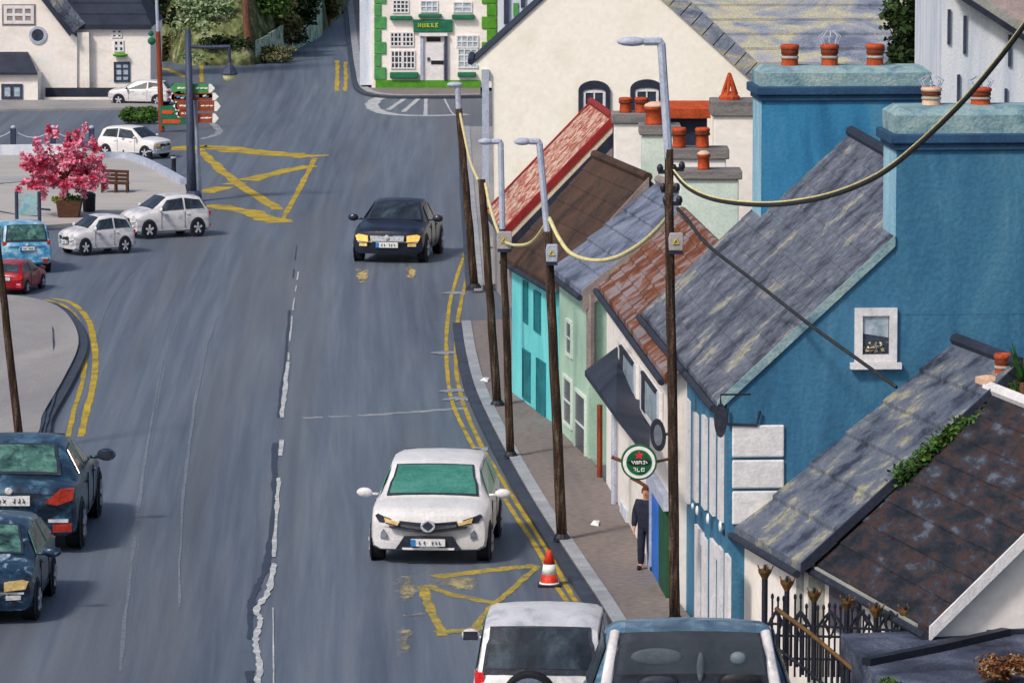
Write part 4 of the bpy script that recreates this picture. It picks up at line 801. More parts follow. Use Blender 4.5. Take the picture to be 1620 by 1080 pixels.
def car(label, kind, loc, rz, sc, body, glass='glass_dark', front='lamp_clear', tail='lamp_red', group=None, face='plain', roofm=None, name='parked_car', cat='car', spare=False, pillars=True, rearglass=None, seats=False, rails=False, wheels='chrome', zs=1, ls=1, mirrors=True):
    st = TYPES[kind]; cowl, rf, rr, rb = TYPE_KEYS[kind]
    root = thing(name, label, cat, loc, rz, group, (sc*ls, sc, sc*zs))
    xs = []
    for i in range(len(st)-1):
        k = 1 if abs(st[i][0]-st[i+1][0]) < .2 else 3
        xs += [st[i][0]+(st[i+1][0]-st[i][0])*j/k for j in range(k)]
    xs.append(st[-1][0]); xf, xb = st[0][0], st[-1][0]
    def curv(x): # plan curvature of both ends
        c = 0
        if x > xf-.9: c = .20*((x-(xf-.9))/.9)
        if x < xb+.7: c = -.12*(((xb+.7)-x)/.7)
        if rb < x: pass
        return c
    def ring(x):
        s = lerp_st(st, x); _, wd, z0, z1, w2, z2 = s; dz = z2-z1
        half = [(0, z0), (wd*.86, z0), (wd*.97, z0+.06), (wd*1.0, z0+(z1-z0)*.35), (wd*1.0, z0+(z1-z0)*.62), (wd*.985, z1-.05), (wd*.95, z1), (w2+.035+(wd*.93-w2-.035)*.0, z2-min(.05, dz*.4)), (w2*.93, z2-.005), (w2*.6, z2+.018), (0, z2+.03)]
        return half
    def pnt(x, y, z, w_): return V((x-curv(x)*(y/max(w_, .01))**2, y, z))
    vs = []; nh = 11
    for x in xs:
        hf = ring(x); wd = lerp_st(st, x)[1]
        full = hf+[(-a, b) for a, b in hf[-2:0:-1]]
        vs += [pnt(x, a, b, wd) for a, b in full]
    m = 2*nh-2; mb = MB(); fs = [(i*m+k, i*m+(k+1) % m, (i+1)*m+(k+1) % m, (i+1)*m+k) for i in range(len(xs)-1) for k in range(m)]
    fs += [tuple(range(m))[::-1], tuple((len(xs)-1)*m+k for k in range(m))]
    mb.add(vs, fs); bo = mb.build('body', M[body], root, local=True, smooth=True)
    bo.data.polygons.foreach_set('use_smooth', [True]*len(bo.data.polygons))
    me = bo.modifiers.new('es', 'EDGE_SPLIT'); me.split_angle = R(38)
    # windscreens
    def screen(nm, xa, xbb, off, mm, inset=.86, parent=root, ta=.08, tb=.93):
        g = MB(); ny, nx = 5, 8; vv = []
        for i in range(ny+1):
            t = ta+(tb-ta)*i/ny; x = xa+(xbb-xa)*t; s = lerp_st(st, x)
            for k in range(nx+1):
                y = (-1+2*k/nx)*s[4]*inset*(1.04 if t < .5 else 1.0)
                ya = abs(y)/s[4]; zz = s[5]+.03-.02*ya*ya
                vv.append(pnt(x, y, zz, s[1]))
        sgn = 1 if xa > xbb else -1
        a = vv[(nx+1)*ny]-vv[0]; nn = V((-a.z*-1 if False else 0, 0, 0)); d = V((a.x, 0, a.z)).normalized(); nn = V((d.z, 0, -d.x)) if sgn < 0 else V((-d.z*-1, 0, -d.x))
        if nn.z < 0: nn = -nn
        top = [p+nn*off for p in vv]; bot = [p+nn*(off-.012) for p in vv]; n_ = len(vv)
        f2 = [(i*(nx+1)+k, i*(nx+1)+k+1, (i+1)*(nx+1)+k+1, (i+1)*(nx+1)+k) for i in range(ny) for k in range(nx)]
        edge = [k for k in range(nx+1)]+[(i)*(nx+1)+nx for i in range(1, ny+1)]+[ny*(nx+1)+k for k in range(nx-1, -1, -1)]+[i*(nx+1) for i in range(ny-1, 0, -1)]
        g.add(top+bot, f2+[tuple(n_+q for q in f) for f in f2]+[(edge[i], edge[(i+1) % len(edge)], n_+edge[(i+1) % len(edge)], n_+edge[i]) for i in range(len(edge))])
        return g.build(nm, M[mm], parent, local=True, smooth=False)
    screen('windscreen_seal_shade', cowl, rf, .008, 'trim_dark', inset=.93, ta=.03, tb=.98)
    ws = screen('windscreen', cowl, rf, .014 if not seats else .05, glass if not seats else 'glass_clear', inset=.88, ta=.08, tb=.94)
    screen('rear_window_seal_shade', rb, rr, .03 if seats else .008, 'trim_dark', inset=.93, ta=.03, tb=.98)  # dark sheets: window seal, and painted cabin shade behind clear glass
    rw = screen('rear_window', rb, rr,   .014 if not seats else .22, (rearglass or glass) if not seats else 'glass_clear', inset=.86, ta=.1, tb=.92)
    if seats:
        for nm, y0, y1, za, zb, mm in (('headrest', .06, .52, 1.37, 1.53, 'headrest'), ('headrest', -.12, -.05, 1.22, 1.50, 'headrest'), ('headrest', -.48, -.34, 1.38, 1.50, 'window_pale'), ('seat_back', .10, .46, 1.14, 1.30, 'trim_dark'), ('seat_back', -.62, -.24, 1.14, 1.33, 'sign_black')):
            g = MB(); zc, yc = (za+zb)/2, (y0+y1)/2
            xx = rb+(rr-rb)*((zc-lerp_st(st, rb)[5])/(lerp_st(st, rr)[5]-lerp_st(st, rb)[5]))-.045
            g.blob((xx-.14, yc, zc), .12, (y1-y0)/2, (zb-za)/2, 12, 8); g.build(nm, M[mm], root, local=True, smooth=True)
    # side windows
    def sidepatch(g, sg, pts, off=.024):
        out = []
        for x, t in pts:       # t 0 belt .. 1 roof edge
            s = lerp_st(st, x); ya = s[1]*.95; za = s[3]; yb = s[4]+.035; zb = s[5]-.05
            out.append(V((x, sg*(ya+(yb-ya)*t), za+(zb-za)*t)))
        n = (out[1]-out[0]).cross(out[-1]-out[0]).normalized()
        if n.y*sg < 0: n = -n
        g.prism([p+n*(off-.01) for p in out], n*.012)
    fr = cowl-(cowl-rf)*.35
    mid = (rf+rr)/2+.05
    for sg in (-1, 1):
        g = MB()
        sidepatch(g, sg, [(fr-.02, .10), (mid+.06, .08), (mid+.06, .92), (rf+.02, .9)])
        g.build('side_window', M[glass], root, local=True)
        g = MB(); back = rr-(rr-rb)*.35
        sidepatch(g, sg, [(mid-.04, .08), (back+.06, .14), (rr+.10, .86), (mid-.04, .92)])
        g.build('side_window', M[glass], root, local=True)
        g = MB()   # door seams and handle
        for x in (mid+.01, fr-.12):
            s = lerp_st(st, x); g.box((x, sg*s[1]*1.0, (s[2]+s[3])/2+.05), (.008, 0, 0), (0, .008, 0), (0, 0, (s[3]-s[2])*.38))
        g.build('door_seam', M['trim_dark'], root, local=True)
        g = MB(); s = lerp_st(st, mid); g.box((mid-.15, sg*(s[1]+.01), s[3]-.13), (.08, 0, 0), (0, .018, 0), (0, 0, .016)); g.box((mid+.95, sg*(s[1]+.01), s[3]-.13), (.08, 0, 0), (0, .018, 0), (0, 0, .016)); g.build('door_handle', M[body], root, local=True)
        # mirror
        if seats:
            g = MB(); s0, s1 = lerp_st(st, rb+.0), lerp_st(st, rr); g.tube([(rb-.06, sg*s0[4]*1.02, s0[5]+.02), (rr-.06, sg*s1[4]*.99, s1[5]+.03)], .05, 8); g.build('pale_pillar', M['car_silver'], root, local=True, smooth=True)
        s = lerp_st(st, fr); g = MB(); g.box((fr-.02, sg*(s[1]+.02), s[3]+.07), (.03, 0, 0), (0, .07, 0), (0, 0, .02)); g.blob((fr, sg*(s[1]+.17), s[3]+.10), .075, .13, .09, 12, 8)
        if not mirrors: g = None
        mi = g.build('wing_mirror', M[body], root, local=True, smooth=True) if g else None
        g = MB(); g.box((fr-.072, sg*(s[1]+.17), s[3]+.10), (.006, 0, 0), (0, .10, 0), (0, 0, .06)); mi and g.build('mirror_glass', M['trim_dark'], mi, local=True)
        # wheels
        for wx in (xf-.82, xb+.78):
            s = lerp_st(st, wx); rw_ = .33 if kind != 'suv' else .35
            g = MB(); g.lathe((wx, sg*(s[1]-.005), rw_), [(rw_+.055, 0), (rw_+.05, .012), (rw_+.0, .014)], 24, V((0, sg, 0))); g.build('wheel_arch', M['trim_dark'], root, local=True)
            g = MB(); g.lathe((wx, sg*(s[1]-.20), rw_), [(rw_*.5, 0), (rw_*.96, .0), (rw_, .03), (rw_, .19), (rw_*.95, .225), (rw_*.66, .23), (rw_*.62, .2)], 24, V((0, sg, 0))); tw = g.build('wheel', M['rubber'], root, local=True)
            g = MB(); g.lathe((wx, sg*(s[1]-.005), rw_), [(rw_*.62, 0), (rw_*.6, .02), (rw_*.2, .03), (.04, .045)], 20, V((0, sg, 0)))
            g.build('rim', M['trim_dark'], tw, local=True)
            g = MB()
            for k in range(5):
                a_ = k*2*math.pi/5+.3; g.box((wx+math.cos(a_)*rw_*.33, sg*(s[1]+.035), rw_+math.sin(a_)*rw_*.33), (math.cos(a_)*rw_*.28, 0, math.sin(a_)*rw_*.28), (-math.sin(a_)*.035, 0, math.cos(a_)*.035), (0, .012, 0))
            g.build('wheel_spokes', M[wheels], tw, local=True)
    # front and rear fittings
    def endpatch(nm, sgn, pts, t, mm, parent=None, base=.0):
        g = MB(); wd = st[0][1] if sgn > 0 else st[-1][1]; out = []; ins = []
        cy = sum(abs(p[0]) for p in pts)/len(pts); cz = sum(p[1] for p in pts)/len(pts); x = None
        for xx in (xs if sgn > 0 else xs[::-1]):
            q_ = lerp_st(st, xx)
            if q_[2]-.02 <= cz <= q_[5]+.03 and cy <= q_[1]: x = xx; break
        if x is None: x = xs[3] if sgn > 0 else xs[-4]
        for y, z in pts:
            q = pnt(x, y, z, lerp_st(st, x)[1]); out.append(q+V((sgn*(t+base+.012), 0, 0))); ins.append(q-V((sgn*.10, 0, 0)))
        n = len(pts); g.add(ins+out, [tuple(range(n))[::-1], tuple(range(n, 2*n))]+[(i, (i+1) % n, (i+1) % n+n, i+n) for i in range(n)])
        return g.build(nm, M[mm], parent or root, local=True)
    zb = st[0][2]; zt = st[2][3]
    def plate(sgn, z):
        nm = endpatch('number_plate', sgn, [(-.27, z-.065), (.27, z-.065), (.27, z+.065), (-.27, z+.065)], .022, 'plate_white')
        x0 = (xf if sgn > 0 else xb)+sgn*.026; 
        yb_ = .27*sgn if sgn > 0 else -.27*-1*1
        # blue band sits on the left of the plate as seen by a viewer
        ys = -sgn*-1*.0
        left = -1 if sgn > 0 else 1     # local y that appears on the viewer's left
        g = MB(); g.box((x0, left*.235, z), (.004, 0, 0), (0, .035, 0), (0, 0, .06)); g.build('country_band', M['plate_blue'], nm, local=True)
        g = MB(); rg = random.Random(len(label))
        for k in range(6):
            yy = -left*(-.12+.062*k); a_, b_ = rg.uniform(-.02, .02), rg.uniform(-.02, .02)
            if k == 2: continue
            g.tube([(x0+sgn*.003, yy+a_, z-.035), (x0+sgn*.003, yy+b_, z+.035)], .007, 4); g.tube([(x0+sgn*.003, yy-.018, z+b_), (x0+sgn*.003, yy+.016, z+a_)], .006, 4)
        g.build('plate_characters', M['trim_dark'], nm, local=True)
    if face == 'suv':
        for sg in (-1, 1):
            endpatch('headlight', 1, [(sg*.42, .80), (sg*.80, .93), (sg*.84, .90), (sg*.78, .79), (sg*.45, .72)], .01, 'trim_dark')
            endpatch('headlight_lens', 1, [(sg*.46, .79), (sg*.70, .88), (sg*.68, .80), (sg*.48, .745)], .02, front)
            endpatch('fog_lamp', 1, [(sg*.66, .50), (sg*.76, .50), (sg*.75, .60), (sg*.71, .66), (sg*.66, .58)], .012, 'headrest')
        endpatch('grille', 1, [(-.45, .77), (-.12, .73), (.12, .73), (.45, .77), (.45, .83), (.12, .80), (-.12, .80), (-.45, .83)], .012, 'trim_dark')
        endpatch('lower_grille_bar', 1, [(-.62, .73), (0, .64), (.62, .73), (.60, .69), (0, .60), (-.60, .69)], .014, 'trim_dark')
        endpatch('bumper_intake', 1, [(-.52, .30), (.52, .30), (.38, .54), (-.38, .54)], .01, 'trim_dark')
        endpatch('skid_plate', 1, [(-.40, .30), (.40, .30), (.42, .35), (-.42, .35)], .024, 'car_white')
        g = MB(); g.lathe((xf+.03, 0, .75), [(.10, 0), (.115, .008), (.10, .016), (.075, .017), (.07, .004)], 20, V((1, 0, 0))); em = g.build('badge', M['chrome'], root, local=True)
        g = MB(); g.box((xf+.045, 0, .75), (.006, 0, 0), (0, .045, .045), (0, .045, -.045)); g.build('badge_centre', M['trim_dark'], em, local=True)
        plate(1, .44)
    else:
        zh = st[1][3]-.05
        for sg in (-1, 1):
            endpatch('headlight', 1, [(sg*.48, zh-.10), (sg*.76, zh-.08), (sg*.80, zh+.04), (sg*.72, zh+.08), (sg*.48, zh+.05)], .016, front)
            endpatch('fog_lamp', 1, [(sg*.50, zb+.08), (sg*.70, zb+.08), (sg*.70, zb+.15), (sg*.50, zb+.15)], .016, 'lamp_amber' if front == 'lamp_lit' else 'lamp_clear')
        endpatch('grille', 1, [(-.40, zh-.08), (.40, zh-.08), (.42, zh+.05), (-.42, zh+.05)], .012, 'chrome' if front == 'lamp_lit' else 'trim_dark')
        endpatch('bumper_strip', 1, [(-.74, zb+.17), (.74, zb+.17), (.74, zb+.2), (-.74, zb+.2)], .02, 'chrome')
        g = MB(); g.lathe((xf+.02, 0, zh+.02), [(.05, 0), (.055, .01), (.03, .018)], 14, V((1, 0, 0))); g.build('badge', M['lamp_clear'], root, local=True)
        plate(1, zh-.17)
    zr_ = st[-2][3]
    for sg in (-1, 1):
        if spare or kind in ('boxy',):
            endpatch('tail_light', -1, [(sg*.74, zr_-.02), (sg*.86, zr_-.02), (sg*.86, zr_+.14), (sg*.74, zr_+.12)], .02, tail)
        else:
            endpatch('tail_light', -1, [(sg*.46, zr_-.15), (sg*.62, zr_-.19), (sg*.82, zr_-.12), (sg*.84, zr_+.03), (sg*.66, zr_+.03)], .02, tail)
        endpatch('rear_reflector', -1, [(sg*.56, st[-2][2]+.06), (sg*.80, st[-2][2]+.06), (sg*.80, st[-2][2]+.18), (sg*.56, st[-2][2]+.16)], .016, tail)
    endpatch('rear_bumper_strip', -1, [(-.76, st[-2][2]+.19), (.76, st[-2][2]+.19), (.76, st[-2][2]+.235), (-.76, st[-2][2]+.235)], .022, 'chrome')
    plate(-1, zr_-.12)
    g = MB(); g.lathe((xb-.015, 0, zr_+.02), [(.045, 0), (.05, .01), (.03, .018)], 14, V((-1, 0, 0))); g.build('rear_badge', M['lamp_clear'], root, local=True)
    if spare:
        g = MB(); g.lathe((xb-.0, .12, .88), [(.20, 0), (.36, 0), (.37, .04), (.37, .14), (.34, .19)], 28, V((-1, 0, 0))); sp = g.build('spare_wheel', M['rubber'], root, local=True)
        g = MB(); g.lathe((xb-.15, .12, .88), [(.30, 0), (.29, .05), (.2, .07)], 28, V((-1, 0, 0))); g.build('wheel_cover', M['car_dusky'], sp, local=True)
    if rails:
        for sg in (-1, 1):
            g = MB(); s = lerp_st(st, rf-.2); g.tube([(rf-.15, sg*s[4]*.9, s[5]+.02), (rf-.3, sg*s[4]*.92, s[5]+.10), (rr+.2, sg*s[4]*.92, s[5]+.10), (rr+.05, sg*s[4]*.9, s[5]+.02)], .022, 6); g.build('roof_rail', M['trim_dark'], root, local=True)
    return root
def place(px, py, z, rz, sc, ox, oz=None):
    """ground position so that the local point (ox along the car, height z/sc) shows at px, py"""
    p = P(px, py, z); return V((p.x-math.cos(rz)*ox*sc, p.y-math.sin(rz)*ox*sc, 0))
def CAR(label, kind, px, py, z, deg, sc, ox, body, **k): return car(label, kind, place(px, py, z, R(deg), sc*k.get('ls', 1), ox), R(deg), sc, body, **k)
CAR('white off-roader facing the camera, with green-tinted windscreen, driving by the kerb cone', 'suv', 677, 860, .37, -93.5, 1.03, 2.22, 'car_white', glass='glass_teal', front='lamp_amber', face='suv', name='white_suv', cat='car', zs=.86, ls=.82)
CAR('black saloon with lit amber headlights coming down the middle of the road', 'saloon', 612, 393, .40, -99, 1.06, 2.22, 'car_black', front='lamp_lit', name='black_saloon', zs=1.0, ls=.72)
CAR('dark blue saloon seen from behind with red tail lights at the left edge', 'saloon', 14, 793, .90, 90, 1.26, -2.22, 'car_navy', glass='glass_sage', name='blue_saloon', wheels='chrome', zs=.95, ls=.9)
CAR('dark blue car facing the camera with a yellowish headlight, cut by the bottom left edge', 'hatch', -50, 925, .64, -91, 1.10, 2.0, 'car_dark_highlit', front='lamp_amber', glass='glass_sage', name='blue_hatchback', zs=.82, ls=.8)
CAR('pale silver four-wheel drive with spare wheel, left of the big pale blue car', 'boxy', 855, 998, 1.66, 87, .98, -1.72, 'car_silver', spare=True, tail='lamp_bright_red', name='silver_off_roader')
CAR('large pale blue car with headrests showing through its glass at the bottom edge', 'suv', 1092, 1006, 2.2, 90, 1.42, -1.62, 'car_bluewhite', seats=True, name='large_estate_car', ls=.36, zs=.96, mirrors=False)
gp = 'cars parked beside the plaza'
CAR('silver hatchback with red tail lamp, rightmost of the row parked by the plaza', 'hatch', 260, 350, .4, 207, .72, 0, 'car_silver', tail='lamp_bright_red', group=gp, name='silver_hatchback', ls=.82, zs=1.05)
CAR('smaller silver hatchback parked second from the right beside the plaza', 'hatch', 152, 376, .4, 210, .64, 0, 'car_silver', tail='lamp_bright_red', group=gp, name='silver_hatchback', ls=.74, zs=1.05)
CAR('pale blue van-like car parked left of the silver hatchbacks', 'boxy', 42, 408, .4, 104, .70, -1.9, 'car_blue', glass='glass_sage', group=gp, name='blue_people_carrier')
CAR('small red car at the left edge below the pale blue car', 'hatch', 8, 444, .35, 78, .52, -1.9, 'car_red', tail='lamp_bright_red', group=gp, name='red_hatchback')
CAR('white off-roader facing right beyond the curved plaza wall', 'suv', 214, 229, .4, -30, .60, 0, 'car_white', ls=.9, front='lamp_amber', tail='lamp_bright_red', group=None, name='white_off_roader')
CAR('silver-white car parked in front of the slate-roofed white house at top left', 'hatch', 224, 153, .3, 168, .62, 0, 'car_silver', name='silver_car')

# ------------------------------------------------------------------ traffic cone, person, railings, terrace
c = P(869, 926); s_ = FPX/c.y
cn = thing('traffic_cone', 'red and white traffic cone beside the kerb, between the white off-roader and the parked cars', 'traffic cone', c)
m = MB(); m.prism([c+V((a*.18, b*.18, .004)) for a, b in ((-1, -.8), (-.8, -1), (.8, -1), (1, -.8), (1, .8), (.8, 1), (-.8, 1), (-1, .8))], V((0, 0, .035))); m.build('base', M['metal_black'], cn)
m = MB(); m.lathe(c+Zv*.04, [(.15, 0), (.14, .03), (.122, .15)], 20); m.build('lower_cone', M['cone_red'], cn, smooth=True)
m = MB(); m.lathe(c+Zv*.19, [(.122, 0), (.095, .16)], 20); m.build('reflective_band', M['sign_white'], cn, smooth=True)
m = MB(); m.lathe(c+Zv*.35, [(.095, 0), (.045, .20), (.03, .22)], 20); m.build('upper_cone', M['cone_red'], cn, smooth=True)
m = MB(); m.lathe(c+Zv*.03, [(.165, .0), (.155, .03)], 20); m.build('foot_ring', M['sign_white'], cn, smooth=True)
# person in the doorway
def person(loc, rz, hgt, label):
    s = hgt/1.75
    root = thing('person', label, 'person', loc, rz, None, s)
    J = {'pel': (0, 0, .93), 'wst': (0, 0, 1.08), 'chs': (0, .01, 1.30), 'nck': (0, 0, 1.48), 'hdb': (0, .01, 1.55), 'hd': (0, .02, 1.66), 'top': (0, .01, 1.72),
         'hl': (.09, 0, .90), 'kl': (.10, .03, .50), 'al': (.11, -.01, .09), 'tl': (.13, .14, .04), 'hr': (-.09, 0, .90), 'kr': (-.11, .05, .50), 'ar': (-.13, .0, .09), 'tr': (-.15, .15, .04),
         'sl': (.18, 0, 1.41), 'el': (.25, -.02, 1.13), 'wl': (.24, .10, .90), 'sr': (-.18, 0, 1.41), 'er': (-.25, -.02, 1.13), 'wr': (-.22, .11, .91)}
    rad = {'pel': (.15, .12), 'wst': (.14, .11), 'chs': (.17, .12), 'nck': (.06, .06), 'hdb': (.07, .08), 'hd': (.08, .095), 'top': (.06, .07), 'hl': (.09, .09), 'kl': (.065, .065), 'al': (.045, .05), 'tl': (.04, .035), 'hr': (.09, .09), 'kr': (.065, .065), 'ar': (.045, .05), 'tr': (.04, .035), 'sl': (.065, .065), 'el': (.05, .05), 'wl': (.035, .035), 'sr': (.065, .065), 'er': (.05, .05), 'wr': (.035, .035)}
    ed = [('pel', 'wst'), ('wst', 'chs'), ('chs', 'nck'), ('nck', 'hdb'), ('hdb', 'hd'), ('hd', 'top'), ('pel', 'hl'), ('hl', 'kl'), ('kl', 'al'), ('al', 'tl'), ('pel', 'hr'), ('hr', 'kr'), ('kr', 'ar'), ('ar', 'tr'), ('chs', 'sl'), ('sl', 'el'), ('el', 'wl'), ('chs', 'sr'), ('sr', 'er'), ('er', 'wr')]
    def skin(nm, J, ed, rad, rootk, mm):
        ks = list(J); me = bpy.data.meshes.new(nm); me.from_pydata([J[k] for k in ks], [(ks.index(a), ks.index(b)) for a, b in ed], []); me.update()
        o = bpy.data.objects.new(nm, me); COL.objects.link(o); o.parent = root; me.materials.append(M[mm])
        sk = o.modifiers.new('skin', 'SKIN')
        if not me.skin_vertices: 
            bpy.context.view_layer.objects.active = o
        for i, k in enumerate(ks):
            me.skin_vertices[0].data[i].radius = rad[k]
            me.skin_vertices[0].data[i].use_root = (k == rootk)
        o.modifiers.new('sub', 'SUBSURF').levels = 1; o.modifiers['sub'].render_levels = 2
        return o
    # hands: palm and five bent fingers each, grown from the wrists
    for sd, wk in ((1, 'wl'), (-1, 'wr')):
        w0 = V(J[wk]); pk = 'p'+wk; J[pk] = tuple(w0+V((0, .02, -.07))); rad[pk] = (.034, .022); ed.append((wk, pk))
        for f in range(5):
            L = (.05, .062, .068, .063, .05)[f]; off = (-.03+.016*f)
            b = V(J[pk])+V((sd*.0, off+.01, -.02)) if f else V(J[pk])+V((-sd*.01, .035, .02))
            k1, k2 = f'f{f}{wk}', f'g{f}{wk}'
            J[k1] = tuple(b+V((-sd*.004, .006, -L*.55))); J[k2] = tuple(b+V((-sd*.018, .014, -L*1.05))); rad[k1] = (.010, .010); rad[k2] = (.008, .008); ed += [(pk, k1), (k1, k2)]
    b = skin('body', J, ed, rad, 'pel', 'skin')
    cl = {k: J[k] for k in J if k in ('pel', 'wst', 'chs', 'hl', 'hr', 'kl', 'kr', 'al', 'ar', 'sl', 'sr', 'el', 'er', 'wl', 'wr')}
    cr_ = {k: (rad[k][0]+(.055 if k in ('pel', 'wst', 'chs') else .026), rad[k][1]+(.06 if k in ('pel', 'wst', 'chs') else .026)) for k in cl}
    cr_['sl'] = cr_['sr'] = (.10, .11)
    cl['nk'] = (0, .0, 1.46); cr_['nk'] = (.11, .11)
    ce = [(a, b_) for a, b_ in ed if a in cl and b_ in cl]+[('chs', 'nk')]
    skin('dark_clothes', cl, ce, cr_, 'pel', 'coat')
    hm = MB()
    for k in range(260):
        t, ph = rnd.uniform(0, 1), rnd.uniform(0, 2*math.pi); th = t*1.9
        p = V((math.sin(th)*math.cos(ph)*.092, math.sin(th)*math.sin(ph)*.108-.008, math.cos(th)*.115+1.665))
        if p.y > .05 and p.z < 1.70: continue
        hm.leaf(p, .03)
    hm.blob((0, -.012, 1.685), .088, .098, .10, 12, 8); hm.build('hair', M['hair'], root, local=True)
    fm = MB(); fm.blob((.03, .112, 1.665), .010, .006, .006, 8, 4).blob((-.03, .112, 1.665), .010, .006, .006, 8, 4); fm.build('eyes', M['sign_black'], root, local=True)
    fm = MB(); fm.blob((0, .122, 1.635), .011, .018, .024, 8, 5); fm.build('nose', M['skin'], root, local=True, smooth=True)
    fm = MB(); fm.box((0, .113, 1.598), (.022, 0, 0), (0, .006, 0), (0, 0, .004)); fm.build('mouth', M['lamp_red'], root, local=True)
    for sg in (-1, 1):
        fm = MB(); fm.blob((sg*.088, .01, 1.655), .012, .02, .03, 8, 5); fm.build('ear', M['skin'], root, local=True, smooth=True)
    for k in ('tl', 'tr'):
        p = V(J[k]); fm = MB(); fm.blob((p.x, p.y-.06, .045), .05, .135, .05, 12, 8); fm.build('shoe', M['metal_black'], root, local=True, smooth=True)
    return root
pb = W(1020, 880, D.E1+D.n_f*.28, D.n_f); pbz = P(1022, 900, .12)
person(V((pbz.x+.0, pbz.y, .12)), math.pi-.25, 1.32, 'person in dark navy clothes with brown hair standing outside the pub door')
# dropped litter scraps
for lab, px, py, sz in [('crumpled white paper scrap on the pavement near the second farthest pole', 766, 602, .1), ('small white scrap on the pavement right of the mint house pole', 941, 829, .08)]:
    m = MB(); c = P(px, py, .125)
    m.add([c+V((-sz, -.1, .01)), c+V((sz*.7, -.2, .0)), c+V((sz, .12, .05)), c+V((-.02, .25, .03)), c+V((0, 0, .07))], [(0, 1, 4), (1, 2, 4), (2, 3, 4), (3, 0, 4), (0, 3, 2, 1)]); tag(m.build('paper_scrap', M['sign_white']), lab, 'litter')
# terrace at the lower right and its coping
tz = 2.0
tp_ = [P(1330, 1002, tz), P(1392, 1075, tz), P(1450, 1130, tz), P(1800, 1130, tz), P(1800, 996, tz), P(1480, 996, tz)]
m = MB(); m.prism([V((p.x, p.y, 0)) for p in tp_], V((0, 0, tz))); tag(m.build('terrace', M['terrace']), kind='structure')
def wallpath(name, label, cat, pts, z0, z1, th, mm):
    m = MB()
    for a, b in zip(pts[:-1], pts[1:]):
        d = (b-a); d.z = 0; d.normalize(); s = V((d.y, -d.x, 0))*th/2
        m.prism([V((p.x, p.y, z0)) for p in (a-s, b-s, b+s, a+s)], V((0, 0, z1-z0)))
    return tag(m.build(name, M[mm]), label, cat)
wallpath('terrace_coping', 'dark low coping wall crossing the blue-grey terrace at the lower right', 'wall', [P(1370, 1052, tz), P(1480, 1030, tz), P(1592, 1004, tz)], tz, tz+.09, .14, 'metal_black')
wallpath('terrace_parapet', 'dark blue edging wall below the white gable of the nearest cottage', 'wall', [P(1478, 1002, tz), P(1700, 1000, tz)], tz+.001, tz+.06, .15, 'navy')
# railings
rl = thing('iron_railing', 'ornate black iron railing with gilded crown finials in front of the white cottages', 'railing', P(1300, 1010, 1.6))
ra, rb_ = dpt(1212, 1000, 40.6*K), dpt(1482, 1000, 39.4*K)
def rp(px, py): t = (px-1212)/270; return dpt(px, py, (40.6+(39.4-40.6)*t)*K)
posts = [(1210, 912), (1245, 930), (1288, 948), (1340, 960), (1386, 972), (1432, 975)]
for i, (x, y) in enumerate(posts):
    m = MB(); t = rp(x, y); b_ = rp(x+4, 1075); m.tube([V((t.x, t.y, b_.z)), t], .034 if i else .04, 8); m.blob(t+V((0, 0, .12)), .022, .022, .05, 8, 5); ps = m.build('post', M['metal_black'], rl)
    k = MB(); k.lathe(t, [(.03, -.04), (.05, .0), (.085, .06), (.09, .10), (.05, .07)], 8)
    for a_ in range(5):
        q = t+V((math.cos(a_*1.26)*.08, math.sin(a_*1.26)*.08, .08)); k.tube([q, q+V((math.cos(a_*1.26)*.03, math.sin(a_*1.26)*.03, .07))], .012, 4)
    k.build('gilded_crown', M['gold'], ps)
for x in list(range(1222, 1480, 9)):
    if min(abs(x-p[0]) for p in posts) < 5: continue
    y = 940+(x-1222)*.2+rnd.uniform(-8, 8); m = MB(); t = rp(x, y); b_ = rp(x, 1070); m.tube([V((t.x, t.y, b_.z)), t], .014, 6); m.blob(t, .022, .022, .045, 6, 5); m.build('baluster', M['metal_black'], rl)
for y0, y1 in ((985, 1000), (1004, 1010), (1040, 1046)):
    m = MB(); m.tube([rp(1205, y0), rp(1345, (y0+y1)/2), rp(1485, y1)], .018, 6); m.build('rail', M['metal_black'], rl)
m = MB()
for i in range(len(posts)-1):       # scrolls between the posts
    (xa, ya), (xb_, yb_) = posts[i], posts[i+1]; xm = (xa+xb_)/2
    for s0 in (-1, 1):
        pts = [rp(xm+s0*(xb_-xa)*.42*math.cos(t*math.pi/6), 1000-34*math.sin(t*math.pi/6)+8*math.sin(t*math.pi/3)) for t in range(4)]
        m.tube(pts, .018, 5)
    m.tube([rp(xm-9, 985), rp(xm, 968), rp(xm+9, 985), rp(xm, 1008), rp(xm-9, 985)], .02, 5)
m.build('scrollwork', M['metal_black'], rl)
hr_ = thing('stair_railing', 'brown and gold handrail on dark balusters sloping down beside the large parked car', 'handrail', dpt(1300, 1030, 39.1*K))
hp = [dpt(1228, 962, 39.6*K), dpt(1280, 1000, 39.2*K), dpt(1330, 1042, 38.8*K), dpt(1375, 1080, 38.4*K), dpt(1400, 1100, 38.0*K)]
m = MB(); m.tube(hp, .03, 8); m.build('handrail', M['gold'], hr_, smooth=True)
for k in range(22):
    t = (k+.5)/22*4; a, b_ = hp[int(t)], hp[min(4, int(t)+1)]; q = a.lerp(b_, t-int(t)); m = MB(); m.tube([q-Zv*(.62+rnd.uniform(-.08, .1)), q-Zv*.02], .02, 6); m.build('baluster', M['metal_black'], hr_)
m = MB(); m.tube([p-Zv*.5 for p in hp], .022, 6); m.build('lower_rail', M['metal_black'], hr_)

